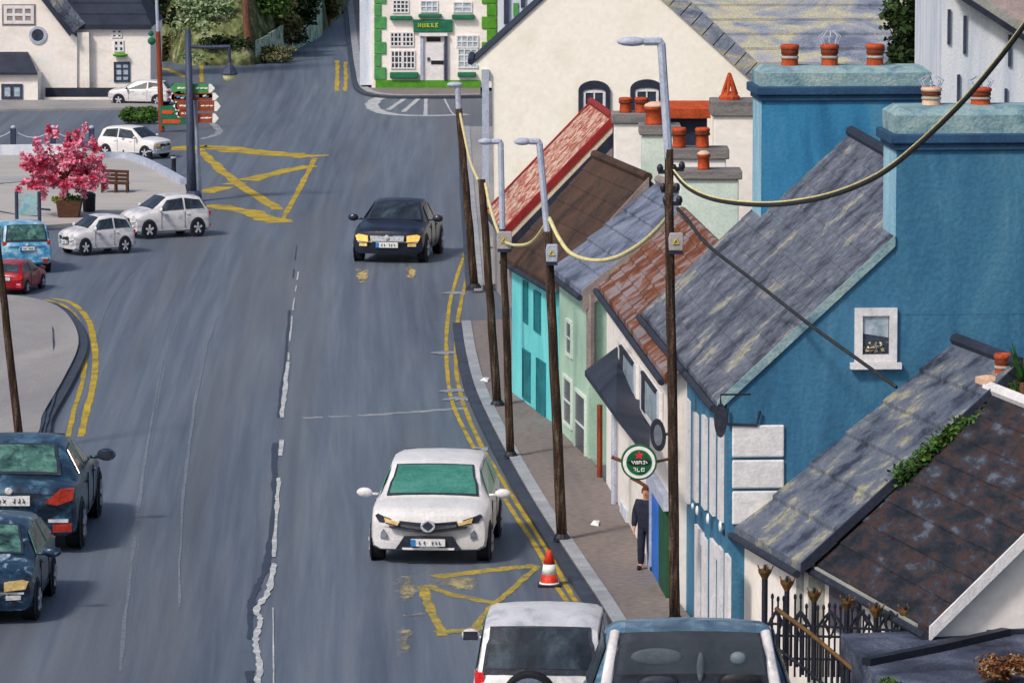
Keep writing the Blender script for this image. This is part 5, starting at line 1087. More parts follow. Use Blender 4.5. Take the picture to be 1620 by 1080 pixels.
# ------------------------------------------------------------------ plants
def foliage(mb, c, rx, ry, rz, n, size, shell=.55, rg=rnd):
    for _ in range(n):
        d = V((rg.gauss(0, 1), rg.gauss(0, 1), rg.gauss(0, 1))).normalized(); r = (shell+(1-shell)*rg.random())
        mb.leaf(c+V((d.x*rx*r, d.y*ry*r, d.z*rz*r)), size)
# ivy along the roof junction
iv = thing('roof_ivy', 'bright green ivy running down the joint between the two cottage roofs', 'plant', W(1500, 700, B.E1, B.n_g))
m = MB(); line = spl([(1424, 752), (1465, 720), (1500, 690), (1540, 668), (1580, 640), (1625, 608)], 8)
for x, y in line:
    c = W(x, y, B.E1+B.n_g*.25, B.n_g)
    for _ in range(34): m.leaf(c+V((rnd.gauss(0, .07), rnd.gauss(0, .07), rnd.gauss(0, .07))), .045)
m.build('leaves', M['green_leaf'], iv)
m = MB(); m.tube([W(x, y, B.E1+B.n_g*.22, B.n_g) for x, y in line], .025, 5); m.build('stem', M['brown_pole'], iv)
ag = thing('spiky_plant', 'spiky green plant beside the red chimney pot at the right edge', 'plant', W(1612, 606, B.E1+B.n_g*.3, B.n_g))
m = MB(); c = W(1618, 604, B.E1+B.n_g*.3, B.n_g)
for k in range(26):
    a_ = rnd.uniform(0, 2*math.pi); el = rnd.uniform(.3, 1.4); L = rnd.uniform(.35, .7); d = V((math.cos(a_)*math.cos(el), math.sin(a_)*math.cos(el)*.5, math.sin(el))); s = d.cross(Zv).normalized()*.035
    m.add([c-s, c+s, c+d*L*.6+s*.9, c+d*L, c+d*L*.6-s*.9], [(0, 1, 2, 3, 4)])
m.build('blades', M['agave'], ag); m = MB(); m.tube([c-Zv*.35, c], .05, 6); m.build('stem', M['brown_pole'], ag)
def shrub(name, label, c, rx, ry, rz, n, size, mm, cat='plant', group=None, stem=True):
    r = thing(name, label, cat, V((c.x, c.y, c.z)), group=group); m = MB()
    for _ in range(7):
        cc = c+V((rnd.uniform(-.5, .5)*rx, rnd.uniform(-.5, .5)*ry, rz*(.8+rnd.uniform(-.3, .4)))); foliage(m, cc, rx*.55, ry*.55, rz*.5, n//7, size, .3)
    m.build('leaves', M[mm], r)
    if stem:
        m = MB()
        for k in range(4): m.tube([c, c+V((rnd.uniform(-.4, .4)*rx, rnd.uniform(-.4, .4)*ry, rz*1.0))], [.03, .015], 5)
        m.build('stems', M['brown_pole'], r)
    return r
shrub('dried_flower_bush', 'brown and cream dried flower heads in the bottom right corner', P(1592, 1078, tz), .40, .3, .24, 1500, .035, 'dry_plant')
shrub('small_green_plant', 'small green plant at the bottom edge on the terrace', P(1408, 1088, tz), .16, .15, .08, 300, .03, 'green_leaf')
# pink blossom tree
tb = P(103, 343, .1); tr_ = thing('blossom_tree', 'small pink blossom tree with spreading crown growing from a brown planter', 'tree', tb)
s_ = FPX/tb.y
def tq(px, py, dy=0): return at(px, py, tb)+V((0, dy, 0))
m = MB(); fork = tq(104, 285)
m.tube([tq(104, 345), tq(106, 315), fork], [.07, .06, .05], 8)
br = [((80, 240), -.3), ((125, 245), .3), ((62, 262), .2), ((145, 258), -.2), ((100, 225), 0), ((50, 290), .4), ((150, 290), -.4)]
for (x, y), dy in br: m.tube([fork, (fork+tq(x, y, dy))/2+V((0, 0, .05)), tq(x, y, dy)], [.045, .032, .014], 6)
m.build('trunk', M['trunk_red'], tr_)
m = MB(); m2 = MB()
for _ in range(46):      # blossom sprays radiating from the fork
    a_ = rnd.uniform(-.35, math.pi+.35); L_ = rnd.uniform(.7, 1.12); ex, ey = 100+66*L_*math.cos(a_), 282-70*L_*max(-.25, math.sin(a_)); dd = rnd.uniform(-.8, .8)
    for t in range(7):
        f_ = .35+.65*t/6; cc = tq(104+(ex-104)*f_, 285+(ey-285)*f_, dd*f_); mm = m if rnd.random() < .6 else m2
        foliage(mm, cc, .10*(1.3-f_*.6), .09, .09, 20, .06, .1)
for _ in range(85):
    a_ = rnd.uniform(0, 2*math.pi); rr = math.sqrt(rnd.random()); x = 100+64*rr*math.cos(a_); yy = rnd.uniform(-1, 1); y = 262+ (46*(1-.5*rr))*yy+10*rr
    cc = tq(x, y, rnd.uniform(-.9, .9)*(1-rr*.6)); mm = m if rnd.random() < .65 else m2
    foliage(mm, cc, .17, .15, .11, 42, .06, .1)
for x, y in [(88, 212), (120, 214), (150, 232), (60, 225), (135, 205), (75, 208), (30, 300), (165, 290), (100, 310), (70, 306), (130, 306)]:
    cc = tq(x, y, rnd.uniform(-.3, .3)); foliage(m if rnd.random() < .5 else m2, cc, .12, .1, .22, 90, .06, .1)
m.build('blossom', M['pink_leaf'], tr_); m2.build('pale_blossom', M['pink_pale'], tr_)
pl = thing('planter', 'brown wooden planter with green and yellow plants under the pink blossom tree', 'planter', tb)
a, b_ = tq(90, 322).x, tq(130, 322).x
m = MB(); m.prism([(a+.06, tb.y-.28, .1), (b_-.1, tb.y-.28, .1), (b_, tb.y-.34, .58), (a, tb.y-.34, .58)], V((0, .7, 0))); m.build('tub', M['bench_wood'], pl)
m = MB(); foliage(m, V(((a+b_)/2, tb.y, .62)), .42, .35, .13, 500, .05, .2); m.build('leaves', M['green_leaf'], pl)
m = MB(); foliage(m, V((a-.0, tb.y-.1, .6)), .16, .16, .1, 120, .05, .2); m.build('yellow_leaves', M['sign_yellow'], pl)
# bin, info board, bench
c = P(141, 335, .1); bn = thing('litter_bin', 'black litter bin between the planter and the bench', 'bin', c)
m = MB(); m.lathe(c, [(.15, 0), (.18, .05), (.19, .42), (.2, .45)], 14); m.build('body', M['metal_black'], bn, smooth=True); m = MB(); m.lathe(c+Zv*.45, [(.2, 0), (.19, .06), (.08, .12), (.02, .13)], 14); m.build('lid', M['sign_black'], bn, smooth=True)
c = P(43, 360, .1); ib_ = thing('information_board', 'pale blue printed information board on two navy posts at the plaza edge', 'sign', c)
m = MB(); q = rectpx(29, 306, 59, 340, c, NY); panel(m, q, NY, -.03, .03); m.build('board', M['board_blue'], ib_)
for x in (26, 62): m = MB(); a = at(x, 303, c); m.tube([V((a.x, c.y, .1)), V((a.x, c.y, a.z))], .05, 8); m.build('post', M['metal_navy'], ib_)
m = MB(); m.tube([at(59, 330, c), at(80, 332, c)], .03, 6); m.build('side_arm', M['metal_navy'], ib_)
c = P(183, 303, .1); be = thing('park_bench', 'brown timber bench facing away on the pale plaza', 'bench', c)
def bp(px, py, dy=0): return at(px, py, c)+V((0, dy, 0))
m = MB()
for y in (270, 276, 282): a, b_ = bp(160, y), bp(204, y+2); m.box((a+b_)/2, (b_-a)/2, (0, .02, 0), (0, 0, .045))
m.build('backrest', M['bench_wood'], be)
m = MB(); a, b_ = bp(160, 287, -.25), bp(205, 289, -.25); m.box((a+b_)/2, (b_-a)/2, (0, .22, 0), (0, 0, .03)); m.build('seat', M['bench_wood'], be)
for x in (163, 184, 202):
    m = MB(); a = bp(x, 270); m.box((a.x, c.y, (a.z+.1)/2), (.035, 0, 0), (0, .03, 0), (0, 0, (a.z-.1)/2)).box((a.x, c.y-.42, .25), (.03, 0, 0), (0, .03, 0), (0, 0, .15)); m.build('leg', M['bench_wood'], be)
# plaza curved wall, kerb wall, bollards, chain posts
wallpath('curved_wall', 'low curved pale grey wall at the back right edge of the plaza', 'wall', [P(x, y, .1) for x, y in spl([(160, 250), (195, 250), (225, 258), (258, 274), (290, 292)], 6)], .1, .28, .2, 'metal_grey')
wallpath('plaza_back_wall', 'low blue-grey wall along the back of the plaza under the chain posts', 'wall', [P(-60, 247, .1), P(0, 245, .1), P(75, 244, .1), P(130, 244, .1)], .1, .42, .2, 'pale_blue_wall')
protos = {}
def bollard(px, py, hpx, label):
    c = P(px, py, .02); r = thing('bollard', label, 'bollard', c, group='black bollards beside the white off-roader'); h_ = hpx/(FPX/c.y)
    m = MB(); m.lathe(c, [(.09, 0), (.09, .04), (.075, .06), (.07, h_*.8), (.085, h_*.84), (.07, h_*.92), (.03, h_)], 10); m.build('post', M['metal_black'], r, smooth=True)
    m = MB(); m.lathe(c+Zv*h_*.84, [(.088, 0), (.09, .03), (.088, .05)], 10); m.build('band', M['metal_grey'], r)
bollard(197, 249, 34, 'leftmost black bollard, in front of the white off-roader door'); bollard(238, 262, 26, 'middle black bollard, by the white off-roader front wheel'); bollard(275, 277, 32, 'rightmost black bollard, next to the navy lamp post')
ch_pts = []
for k, x in enumerate([-40, 21, 84, 145]):
    c = P(x, 236, .05); t = at(x, 203, c); ch_pts.append(t)
    r = thing('chain_post', ['navy post of the chain fence, cut off at the left edge', 'navy post of the chain fence, leftmost fully seen', 'navy chain post rising behind the pink blossom', 'navy chain post nearest the white off-roader'][k], 'post', c, group='navy posts of the chain fence behind the plaza')
    m = MB(); m.box((c.x, c.y, (t.z+.05)/2), (.09, 0, 0), (0, .09, 0), (0, 0, (t.z-.05)/2)); m.build('shaft', M['metal_navy'], r, bevel=.02); m = MB(); m.blob(t+V((0, 0, .03)), .09, .09, .07, 8, 5); m.build('cap', M['metal_grey'], r)
for k in range(3):
    a, b_ = ch_pts[k], ch_pts[k+1]; pts = [a.lerp(b_, t/8)-Zv*(.26*(1-(t/4-1)**2)) for t in range(9)]
    cable('hanging_chain', ['pale chain hanging at the left edge between navy posts', 'pale chain hanging between the two left navy posts', 'pale chain hanging behind the top of the blossom tree'][k], [p-Zv*.05 for p in pts], .025, 'metal_grey', n=2, cat='chain')
# ------------------------------------------------------------------ lamp post with finger signs
c = P(306, 318, .02); lp = thing('lamp_post', 'tall navy lamp post with side arm and hanging lantern at the junction', 'lamp post', c)
def lq(px, py, dy=0): return at(px, py, c)+V((0, dy, 0))
m = MB(); m.tube([lq(304, 318), lq(302, 250), lq(297, 46)], [.15, .13, .09], 12); m.build('post', M['metal_navy'], lp, smooth=True)
m = MB(); m.tube([lq(298, 74), lq(330, 75), lq(364, 74)], .055, 8); m.tube([lq(363, 74), lq(363, 104)], .045, 8); m.build('arm', M['metal_navy'], lp)
m = MB(); m.lathe(lq(363, 118), [(.24, 0), (.25, .03), (.15, .22), (.05, .34)], 14); m.build('lantern_hood', M['metal_navy'], lp)
m = MB(); m.lathe(lq(363, 129), [(.06, 0), (.17, .06), (.2, .16), (.2, .2)], 14); m.build('lantern_glass', mat('lantern_glass', [(206, 204, 150), (226, 224, 178)], 5, rough=.3) and bpy.data.materials['lantern_glass'], lp, smooth=True)
m = MB(); m.lathe(c, [(.24, 0), (.24, .2), (.18, .3)], 12); m.build('foot', M['metal_navy'], lp)
c2 = P(318, 316, .02); fp = thing('fingerpost', 'slim grey post carrying green, blue and brown direction fingers', 'signpost', c2)
def fq(px, py, dy=-.25): return at(px, py, c2)+V((0, dy, 0))
m = MB(); m.tube([fq(317, 316, 0), fq(309, 150, 0)], [.06, .05], 10); m.build('post', M['metal_grey'], fp)
def finger(nm, x0, x1, y, h, mm, tipside, tip='sign_white', txt=3, tcol='sign_white'):
    tl, tr = (x0, x1); t = 7
    pts = [(x0, y-h/2), (x1, y-h/2), (x1+(t if tipside > 0 else 0), y), (x1, y+h/2), (x0, y+h/2), (x0-(t if tipside < 0 else 0), y)]
    m = MB(); m.prism([fq(a, b) for a, b in pts], V((0, .05, 0))); o = m.build(nm, M[mm], fp)
    if tip:
        xe = x1 if tipside > 0 else x0; m = MB(); m.prism([fq(a, b, -.262) for a, b in [(xe-3, y-h/2), (xe+1, y-h/2), (xe+tipside*t, y), (xe+1, y+h/2), (xe-3, y+h/2)]], V((0, .01, 0))); m.build('white_tip', M[tip], o)
    m = MB(); rg = random.Random(int(x0+y))
    for k in range(txt):
        xx = x0+4+(x1-x0-8)*(k+.5)/txt; m.prism([fq(xx+a, y+b+rg.uniform(-.6, .6), -.264) for a, b in ((-3, -1.4), (3, -1.8), (2.6, .6), (-2.4, 1))], V((0, .008, 0)))
    m.build('lettering', M[tcol], o)
finger('green_finger', 277, 303, 139, 15, 'mid_green', -1, None)
finger('green_finger', 306, 334, 139, 14, 'mid_green', 1)
finger('green_finger_line', 283, 300, 146, 5, 'sign_yellow', -1, None, 2, 'mid_green')
finger('brown_finger', 275, 299, 153, 13, 'sign_brown', -1, 'sign_white', 2, 'sign_blue')
finger('brown_finger', 301, 340, 152, 12, 'sign_brown', 1, 'sign_white', 2, 'sign_blue')
finger('blue_finger', 281, 298, 154, 6, 'sign_blue', -1, None, 1); finger('blue_finger', 315, 334, 151, 6, 'sign_blue', 1, None, 1)
finger('brown_finger', 281, 304, 167, 14, 'sign_brown', -1); finger('brown_finger', 314, 343, 167, 16, 'sign_brown', 1)
finger('brown_finger', 285, 304, 179, 12, 'sign_brown', -1); finger('brown_finger', 314, 340, 186, 15, 'sign_brown', 1)
# rust pole with green direction signs
c3 = P(256, 208, .02); rpz = thing('rust_coloured_pole', 'rust coloured pole with pale top and green sign plate beside the round hedge', 'pole', c3)
def rq(px, py, dy=0): return at(px, py, c3)+V((0, dy, 0))
m = MB(); m.tube([rq(256, 208), rq(250, 50)], [.10, .08], 8); m.build('lower_post', M['rust_pole'], rpz); m = MB(); m.tube([rq(250, 52), rq(246, -40)], [.06, .05], 8); m.build('upper_post', M['metal_grey'], rpz)
m = MB(); m.prism([rq(a, b, -.12) for a, b in ((253, 168), (278, 166), (302, 196), (256, 200))], V((0, .03, 0))); sp_ = m.build('sign_plate', M['deep_green'], rpz)
for x0, x1, y in ((257, 272, 177), (258, 284, 192)): m = MB(); m.prism([rq(a, b, -.135) for a, b in ((x0, y-3), (x1, y-3), (x1+3, y), (x1, y+3), (x0, y+3))], V((0, .01, 0))); m.build('orange_bar', M['orange'], sp_)
m = MB(); m.blob(rq(239, 53, -.05), .1, .08, .1, 8, 6).blob(rq(240, 65, -.05), .14, .1, .14, 8, 6); m.build('signal_lamp', M['deep_green'], rpz)

# ------------------------------------------------------------------ far houses, top left
def px_face(D0): return V((0, D0, 0))
# L: white house with lean-to
Lb = P(60, 157); ld = Lb.y; LB = V((0, ld, 0))
L_ = thing('white_corner_house', 'white gabled house with round window and small lean-to at the top left edge', 'house', (W(40, 150, LB, NY).x, ld+3, 0))
def lw(px, py, dy=0): return W(px, py, LB, NY)+V((0, dy, 0))
m = MB(); pf = [lw(-120, 157), lw(122, 157), lw(122, 60), lw(112, 52), lw(60, -20), lw(-30, -120), lw(-120, -40)]; m.prism(pf, V((0, 7, 0))); m.build('wall', M['white_wall'], L_)
m = MB(); m.prism([lw(-20, -110, -.35), lw(112, 55, -.35), lw(134, 38, .2), lw(10, -120, .2)], V((0, 7, .1))); m.build('roof', M['slate'], L_)
m = MB(); m.prism([lw(-20, -112, -.4), lw(112, 57, -.4), lw(116, 50, -.4), lw(-14, -118, -.4)], V((0, .08, 0))); m.build('bargeboard', M['slate_navy'], L_)
wn = window(L_, rectpx(6, 9, 54, 38, LB, NY), NY, fw=.12, nx=3, ny=2, frame='white_frame', glass='window_pale', mull=.1)
m = MB(); q = rectpx(3, 7, 57, 41, LB, NY); panel(m, q, NY, .0, .02); m.build('pink_surround', M['pinkgrey'], L_)
m = MB(); cc = lw(60, 56); m.lathe(cc, [(.34, 0), (.34, .05), (.24, .06), (.22, .02)], 24, NY); rw_ = m.build('round_window', M['metal_grey'], L_)
m = MB(); m.lathe(cc, [(.24, .03), (.2, .035)], 20, NY); m.build('pane', M['window_dark'], rw_)
m = MB(); m.prism([lw(-90, 160, -1.5), lw(66, 160, -1.5), lw(66, 113, -1.5), lw(-90, 113, -1.5)], V((0, 1.49, 0))); m.build('lean_to_wall', M['white_wall'], L_)
m = MB(); m.prism([lw(-95, 114, -1.7), lw(66, 114, -1.7), lw(44, 86, -.02), lw(-95, 86, -.02)], V((0, .0, .09))); m.build('lean_to_roof', M['slate_navy'], L_)
LB2 = LB+V((0, -1.5, 0)); q = rectpx(2, 133, 36, 157, LB2, NY); q = [p for p in q]; window(L_, q, NY, fw=.1, nx=2, ny=1, frame='metal_navy', glass='window_pale', mull=.12)
# M: white house with dark roof
mb_ = LB+V((0, .4, 0))
def mw(px, py, dy=0): return W(px, py, mb_, NY)+V((0, dy, 0))
Mh = thing('slate_roofed_white_house', 'white two-storey house with navy slate roof and green window box at top left', 'house', (mw(180, 100).x, ld+5, 0))
m = MB(); m.prism([mw(112, 150), mw(238, 150), mw(238, 42), mw(112, 42)], V((0, 6, 0))); m.build('wall', M['white_wall'], Mh)
m = MB(); za, zb2 = mw(0, 43).z, mw(0, -60).z; xa, xb2 = mw(100, 0).x, mw(240, 0).x
for i in range(6):
    t0, t1 = i/6, (i+1)/6; m.add([(xa, mb_.y-.2+3*t0, za+.1+2.4*t0), (xb2-1.3*t0, mb_.y-.2+3*t0, za+.1+2.4*t0), (xb2-1.3*t1, mb_.y-.2+3*t1, za+.03+2.4*t1), (xa, mb_.y-.2+3*t1, za+.03+2.4*t1), (xa, mb_.y-.2+3*t0, za-.08+2.4*t0), (xb2-1.3*t0, mb_.y-.2+3*t0, za-.08+2.4*t0)], [(0, 1, 2, 3), (0, 1, 5, 4)])
m.add([(xb2, mb_.y-.2, za), (xb2, mb_.y+5.8, za), (xb2-1.3, mb_.y+2.8, za+2.4)], [(0, 1, 2)]); m.add([(xa, mb_.y+5.8, za), (xb2, mb_.y+5.8, za), (xb2-1.3, mb_.y+2.8, za+2.4), (xa, mb_.y+2.8, za+2.4)], [(0, 1, 2, 3)])
m.build('roof', M['slate_navy'], Mh)
m = MB(); m.tube([mw(117, 52, -.08), mw(120, 150, -.08)], .08, 6); m.build('drainpipe', M['metal_grey'], Mh); m = MB(); m.box(mw(133, 100, -.15), (.22, 0, 0), (0, .15, 0), (0, 0, (mw(0, 50).z-mw(0, 148).z)/2)); m.build('chimney_breast', M['white_wall'], Mh)
window(Mh, rectpx(177, 47, 193, 60, mb_, NY), NY, fw=.05, nx=2, ny=2, mull=.1); window(Mh, rectpx(180, 64, 196, 82, mb_, NY), NY, fw=.05, nx=2, ny=2, mull=.1)
m = MB(); m.blob(mw(191, 87, -.15), .3, .16, .08, 12, 6); m.build('window_box', M['bright_green'], Mh)
window(Mh, rectpx(180, 98, 206, 130, mb_, NY), NY, fw=.08, nx=2, ny=3, frame='metal_navy', glass='window_pale', mull=.06)
wallpath('white_garden_wall', 'low white wall in front of the slate-roofed white house', 'wall', [P(70, 160, 0), P(262, 160, 0)], 0, .14, .15, 'white_wall')
slab('dark_wall_strip', rectpx(72, 139, 190, 156, mb_+V((0, -.4, 0)), NY), NY, .002, .06, 'slate_navy', Mh)  # dark strip across the lower part of the wall
# round hedge
hc = P(221, 196); hg = thing('round_hedge', 'rounded bright green hedge on the pavement beside the rust coloured pole', 'hedge', hc)
m = MB(); 
for dx in (-.35, 0, .35): foliage(m, hc+V((dx, 0, .32)), .38, .4, .3, 900, .06, .5)
m.blob(hc+V((0, 0, .3)), .5, .35, .24, 12, 8, .1); m.build('leaves', M['green_leaf'], hg)
# hillside and vegetation, top centre-left
hd_ = P(400, 104).y
m = MB(); nx, ny = 26, 14; vs = []
y_edge = lambda x: 0
def edge(px): # pixel y of the foot of the bank
    pts = [(-400, 60), (235, 92), (300, 104), (400, 104), (440, 92), (500, 62), (555, 10), (575, -60)]
    for (a, b), (c_, d_) in zip(pts[:-1], pts[1:]):
        if a <= px <= c_: return b+(d_-b)*(px-a)/(c_-a)
    return 60
for j in range(ny+1):
    for i in range(nx+1):
        px = 235+(575-235)*i/nx; f = P(px, edge(px)); t = j/ny
        up = (1-math.cos(min(1, t*1.4)*math.pi/2)) if False else t
        vs.append(V((f.x*(1+.0*t)-t*2.0, f.y+t*14, (t**.75)*9.0*(1.0 if i < nx else .0)+rnd.uniform(-.15, .15)*t)))
m.add(vs, [(j*(nx+1)+i, j*(nx+1)+i+1, (j+1)*(nx+1)+i+1, (j+1)*(nx+1)+i) for j in range(ny) for i in range(nx)])
tag(m.build('hillside', M['earth'], smooth=True), kind='structure')
def bankpt(px, py, dep=3.0, rise=None):
    f = P(px, edge(px)); b = f+V((0, dep, 0)); return W(px, py, b, NY)
def bush(label, px, py, rx, rz, mm, dep, n=1400, size=.13, name='bush'):
    c = bankpt(px, py, dep); r = thing(name, label, 'bush', V((c.x, c.y, max(0, c.z-rz)))); m = MB()
    for _ in range(6): foliage(m, c+V((rnd.uniform(-.6, .6)*rx, rnd.uniform(-.4, .4)*rx, rnd.uniform(-.5, .5)*rz)), rx*.55, rx*.5, rz*.55, n//6, size, .2)
    m.build('leaves', M[mm], r)
    m = MB()
    for k in range(3): m.tube([V((c.x, c.y, max(-.2, c.z-rz*1.3))), c+V((rnd.uniform(-.4, .4)*rx, 0, rnd.uniform(-.2, .3)*rz))], [.07, .03], 5)
    m.build('stems', M['brown_pole'], r)
for args in [('dark evergreen bush on the bank, directly right of the slate-roofed white house', 266, 18, 1.7, 1.5, 'dark_leaf', 3, 3000),
 ('pale sage bush near the top of the bank left of centre', 330, 34, 1.6, 1.5, 'sage_leaf', 2, 3200),
 ('mid green bush between the sage bush and the brown trunk', 365, 22, 1.3, 1.3, 'green_leaf', 3.2, 2600),
 ('shadowy dark bush low on the bank above the lantern', 362, 74, 1.2, .6, 'dark_leaf', 1.0, 2200, .1),
 ('olive scrub bush right of the brown trunk on the bank', 432, 24, 1.6, 1.3, 'olive_leaf', 3, 3000),
 ('low olive scrub at the left foot of the bank beside the navy post', 268, 74, 1.2, .7, 'olive_leaf', .8, 1600),
 ('sandy scrub below the pale sage bush', 318, 84, 1.3, .5, 'sage_leaf', .7, 700),
 ('dark bush behind the pale mossy wall near the road', 462, 10, 1.3, 1.0, 'dark_leaf', 2.5, 2400),
 ('pale scrub at the top of the far road bend', 518, 14, .6, 1.0, 'olive_leaf', 1.0, 1200),
 ('brown-olive scrub strip below the brown trunk', 412, 86, 1.4, .4, 'olive_leaf', .6, 1600, .09),
 ('dark strip of scrub under the pale mossy wall', 455, 56, 1.0, .5, 'dark_leaf', .3, 1300, .09),
 ('green bush at the top edge above the brown trunk', 405, -14, 1.7, 1.2, 'green_leaf', 4.5, 2600),
 ('tall dark bush at the top edge above the sage bush', 300, -12, 1.8, 1.2, 'dark_leaf', 4.5, 2600)]: bush(*args)
c = bankpt(394, 88, 1.0); tk = thing('bare_tree', 'bare reddish-brown trunk rising from the green bank', 'tree', V((c.x, c.y, 0)))
m = MB(); m.tube([V((c.x, c.y, -.1)), bankpt(393, 60, 1.0), bankpt(389, 20, 1.0), bankpt(388, -60, 1.0)], [.22, .17, .16, .12], 10); m.build('trunk', M['brown_pole'], tk, smooth=True)
m = MB(); m.tube([bankpt(388, -20, 1), bankpt(372, -70, 1)], [.08, .04], 6).tube([bankpt(388, -30, 1), bankpt(410, -75, 1)], [.08, .04], 6); m.build('branch', M['brown_pole'], tk)
# mossy wall along the bend
mwp = spl([(404, 66), (430, 55), (450, 42), (470, 30), (488, 12), (505, -12)], 4); m = MB()
for (a, b), (c_, d_) in zip(mwp[:-1], mwp[1:]):
    p, q = bankpt(a, b+8, .4), bankpt(c_, d_+8, .4); h1 = .32+rnd.uniform(-.08, .1); m.prism([V((p.x, p.y, 0)), V((q.x, q.y, 0)), V((q.x, q.y, q.z+h1)), V((p.x, p.y, p.z+h1))], V((.12, .5, 0)))
tag(m.build('mossy_wall', M['mossy_stone']), 'pale mossy stone wall climbing along the bend in the road at top', 'wall')
# ------------------------------------------------------------------ green and white pub, top centre
gb = P(690, 139, .12); gd = gb.y; GB = V((0, gd, 0))
def gw(px, py, dy=0): return W(px, py, GB, NY)+V((0, dy, 0))
gr = thing('green_trimmed_pub', 'white building with green quoins, green plinth and green sign facing down the street', 'pub', V((gw(690, 0).x, gd+3, 0)))
m = MB(); m.prism([gw(588, 139), gw(792, 139), gw(792, -120), gw(588, -120)], V((0, 6, 0))); m.build('wall', M['white_wall'], gr)
m = MB(); m.prism([gw(575, -118, -.3), gw(806, -118, -.3), gw(806, -118, 3)+Zv*2, gw(575, -118, 3)+Zv*2], V((0, 0, .1))); m.build('roof', M['slate_navy'], gr)
slab('plinth', rectpx(594, 127, 760, 139, GB, NY), NY, .002, .08, 'bright_green', gr)
m = MB()
for k in range(12):
    y = 126-k*20; x1 = 611 if k % 2 == 0 else 603; panel(m, rectpx(592, y-19.5, x1, y, GB, NY), NY, .004, .06)
m.build('quoins', M['mid_green'], gr, bevel=.03)
m = MB()
for k in range(12):
    y = 126-k*20; x0 = 762 if k % 2 == 0 else 770; panel(m, rectpx(x0, y-19.5, 786, y, GB, NY), NY, .004, .06)
m.build('quoins', M['bright_green'], gr, bevel=.03)
slab('side_render', rectpx(570, -40, 590, 132, GB+V((0, 1.2, 0)), NY), NY, -.5, 1.0, 'pale_blue_wall', gr)
for (x0, y0, x1, y1, nx, ny, gl) in [(617, 51, 636, 74, 3, 3, 'window_dark'), (636, 51, 655, 74, 3, 3, 'window_dark'), (618, 80, 637, 109, 3, 3, 'window_dark'), (637, 80, 657, 109, 3, 3, 'window_dark'),
     (621, 0, 647, 21, 4, 3, 'window_dark'), (665, 1, 693, 20, 3, 2, 'window_pale'), (717, 3, 747, 20, 2, 2, 'window_pale'), (722, 56, 757, 76, 4, 2, 'window_pale'), (724, 77, 756, 108, 3, 3, 'window_pale')]:
    window(gr, rectpx(x0, y0, x1, y1, GB, NY), NY, fw=.05, nx=nx, ny=ny, glass=gl, mull=.045, out=.05)
for x0, x1, y0, y1 in [(617, 652, 25, 32), (662, 699, 22, 28), (715, 751, 23, 31), (617, 662, 114, 124), (724, 753, 114, 122)]:
    slab('window_box', rectpx(x0, y0, x1, y1, GB, NY), NY, .02, .22, 'deep_green', gr, bevel=.04)
sb = slab('sign_board', rectpx(654, 31, 716, 51, GB, NY), NY, .01, .12, 'deep_green', gr, bevel=.03)
m = MB(); s_ = FPX/gd; c = gw(0, 0)
segs = []; 
def sgl(x, strokes_): 
    for st_ in strokes_: m.tube([gw(x+a, 40+b, -.14) for a, b in st_], .035, 4)
sgl(662, [[(0, -3), (0, 3)], [(0, 0), (3, 0)], [(3.5, -3), (3.5, 3)]]); sgl(669, [[(0, -3), (0, 3), (3.5, 3), (3.5, -3)]]); sgl(676, [[(0, 3), (0, -3), (3, -2), (0, 0), (3.5, 3)]]); sgl(683, [[(0, 3), (0, -3), (3, -2), (0, 0), (3.5, 3)]]); sgl(690, [[(3, -3), (0, -3), (0, 3), (3, 3)], [(0, 0), (2.5, 0)]])
m.build('lettering', M['sign_yellow'], sb)
dr = slab('door', rectpx(670, 68, 702, 127, GB, NY), NY, .003, .03, 'white_frame', gr)
slab('door_case', rectpx(665, 55, 670, 127, GB, NY), NY, .004, .12, 'metal_grey', gr); slab('door_case', rectpx(703, 55, 708, 127, GB, NY), NY, .004, .12, 'metal_navy', gr); slab('door_hood', rectpx(663, 52, 708, 57, GB, NY), NY, .004, .2, 'white_frame', gr)
slab('fanlight', rectpx(675, 59, 697, 66, GB, NY), NY, .004, .04, 'sign_black', gr); slab('letter_box', rectpx(682, 96, 702, 102, GB, NY), NY, .031, .05, 'sign_black', dr)
slab('door_knob', rectpx(676, 91, 680, 96, GB, NY), NY, .031, .08, 'metal_navy', dr)
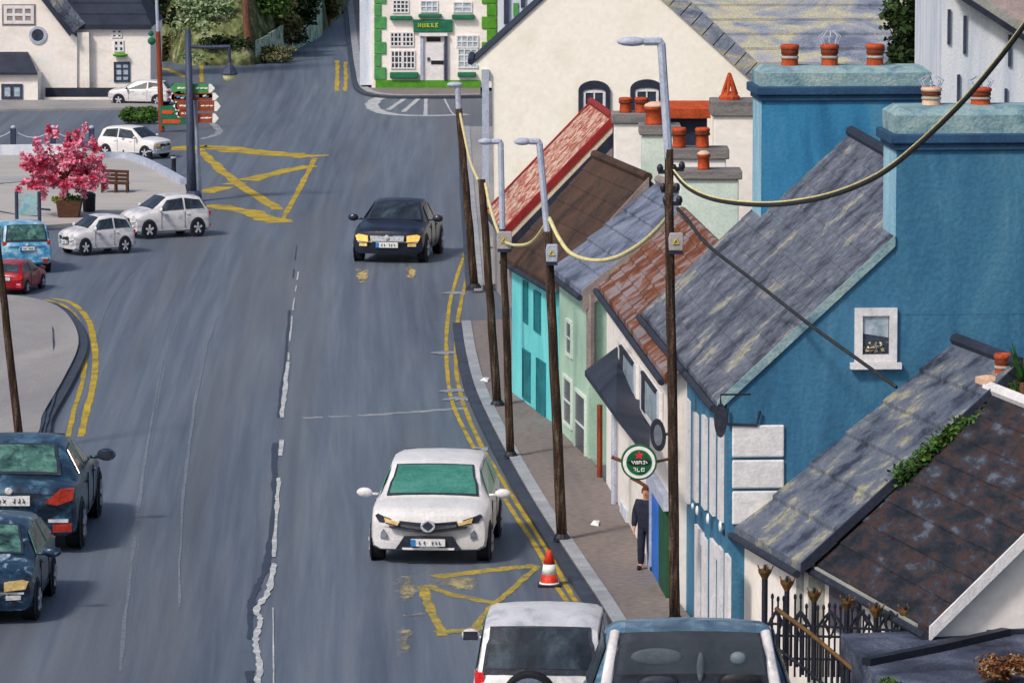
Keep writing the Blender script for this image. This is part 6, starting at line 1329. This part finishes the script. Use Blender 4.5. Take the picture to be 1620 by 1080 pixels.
# N: pale building between the green pub and the big gable
nd = gd-6; NB = V((0, nd, 0)); 
nr = thing('pale_terrace_house', 'pale house with navy drainpipe squeezed between the green-trimmed pub and the big gable', 'house', V((W(830, 50, NB, NY).x, nd+2, 0)))
m = MB(); q = rectpx(788, -120, 900, 120, NB, NY); m.bx(q[0].x, q[1].x, nd, nd+5, 0, q[0].z); m.build('wall', M['pale_blue_wall'], nr)
m = MB(); q2 = rectpx(788, -125, 900, -120, NB, NY); m.bx(q2[0].x-.1, q2[1].x+.1, nd-.2, nd+5.2, q[0].z+.001, q[0].z+.3); m.build('roof', M['slate_navy'], nr)
slab('drainpipe', rectpx(797, -20, 805, 38, NB, NY), NY, .01, .12, 'metal_navy', nr); slab('drainpipe', rectpx(824, -20, 830, 12, NB, NY), NY, .01, .12, 'metal_navy', nr)
slab('green_shutter', rectpx(812, 5, 820, 26, NB, NY), NY, .01, .05, 'mid_green', nr)
# dark conifer between stone roof and pale blue house
cd_ = 78.0*K
cr2 = thing('dark_conifer', 'dense dark green conifer between the stone roof and the pale blue house', 'tree', V((W(1460, 0, V((0, cd_, 0)), NY).x, cd_, 0)))
m = MB(); 
for k in range(60):
    y = rnd.uniform(-60, 118); f = (y+60)/178; x = 1480-38+rnd.uniform(-1, 1)*(50-f*10)+f*22; c = W(x, y, V((0, cd_, 0)), NY)+V((0, rnd.uniform(-.8, .8), 0)); foliage(m, c, .42, .4, .45, 90, .11, .2)
m.build('crown', M['dark_leaf'], cr2); m = MB(); c = W(1462, 0, V((0, cd_, 0)), NY); m.tube([V((c.x, cd_, 0)), V((c.x, cd_, c.z))], [.25, .1], 8); m.build('trunk', M['brown_pole'], cr2)
# conifers behind the slate-roofed white house
for k, (px, lab) in enumerate([(215, 'dark conifer rising behind the right end of the slate-roofed white house'), (160, 'dark conifer behind the middle of the slate-roofed white house')]):
    D_ = ld+12; c = W(px, 0, V((0, D_, 0)), NY); r = thing('conifer', lab, 'tree', V((c.x, D_, 0))); m = MB()
    for j in range(40):
        t = rnd.random(); foliage(m, V((c.x+rnd.uniform(-1, 1)*1.4*(1-t*.6), D_+rnd.uniform(-1, 1), 2+t*9)), .6, .6, .6, 40, .16, .2)
    m.build('crown', M['dark_leaf'], r); m = MB(); m.tube([V((c.x, D_, 0)), V((c.x, D_, 9))], [.3, .08], 8); m.build('trunk', M['brown_pole'], r)
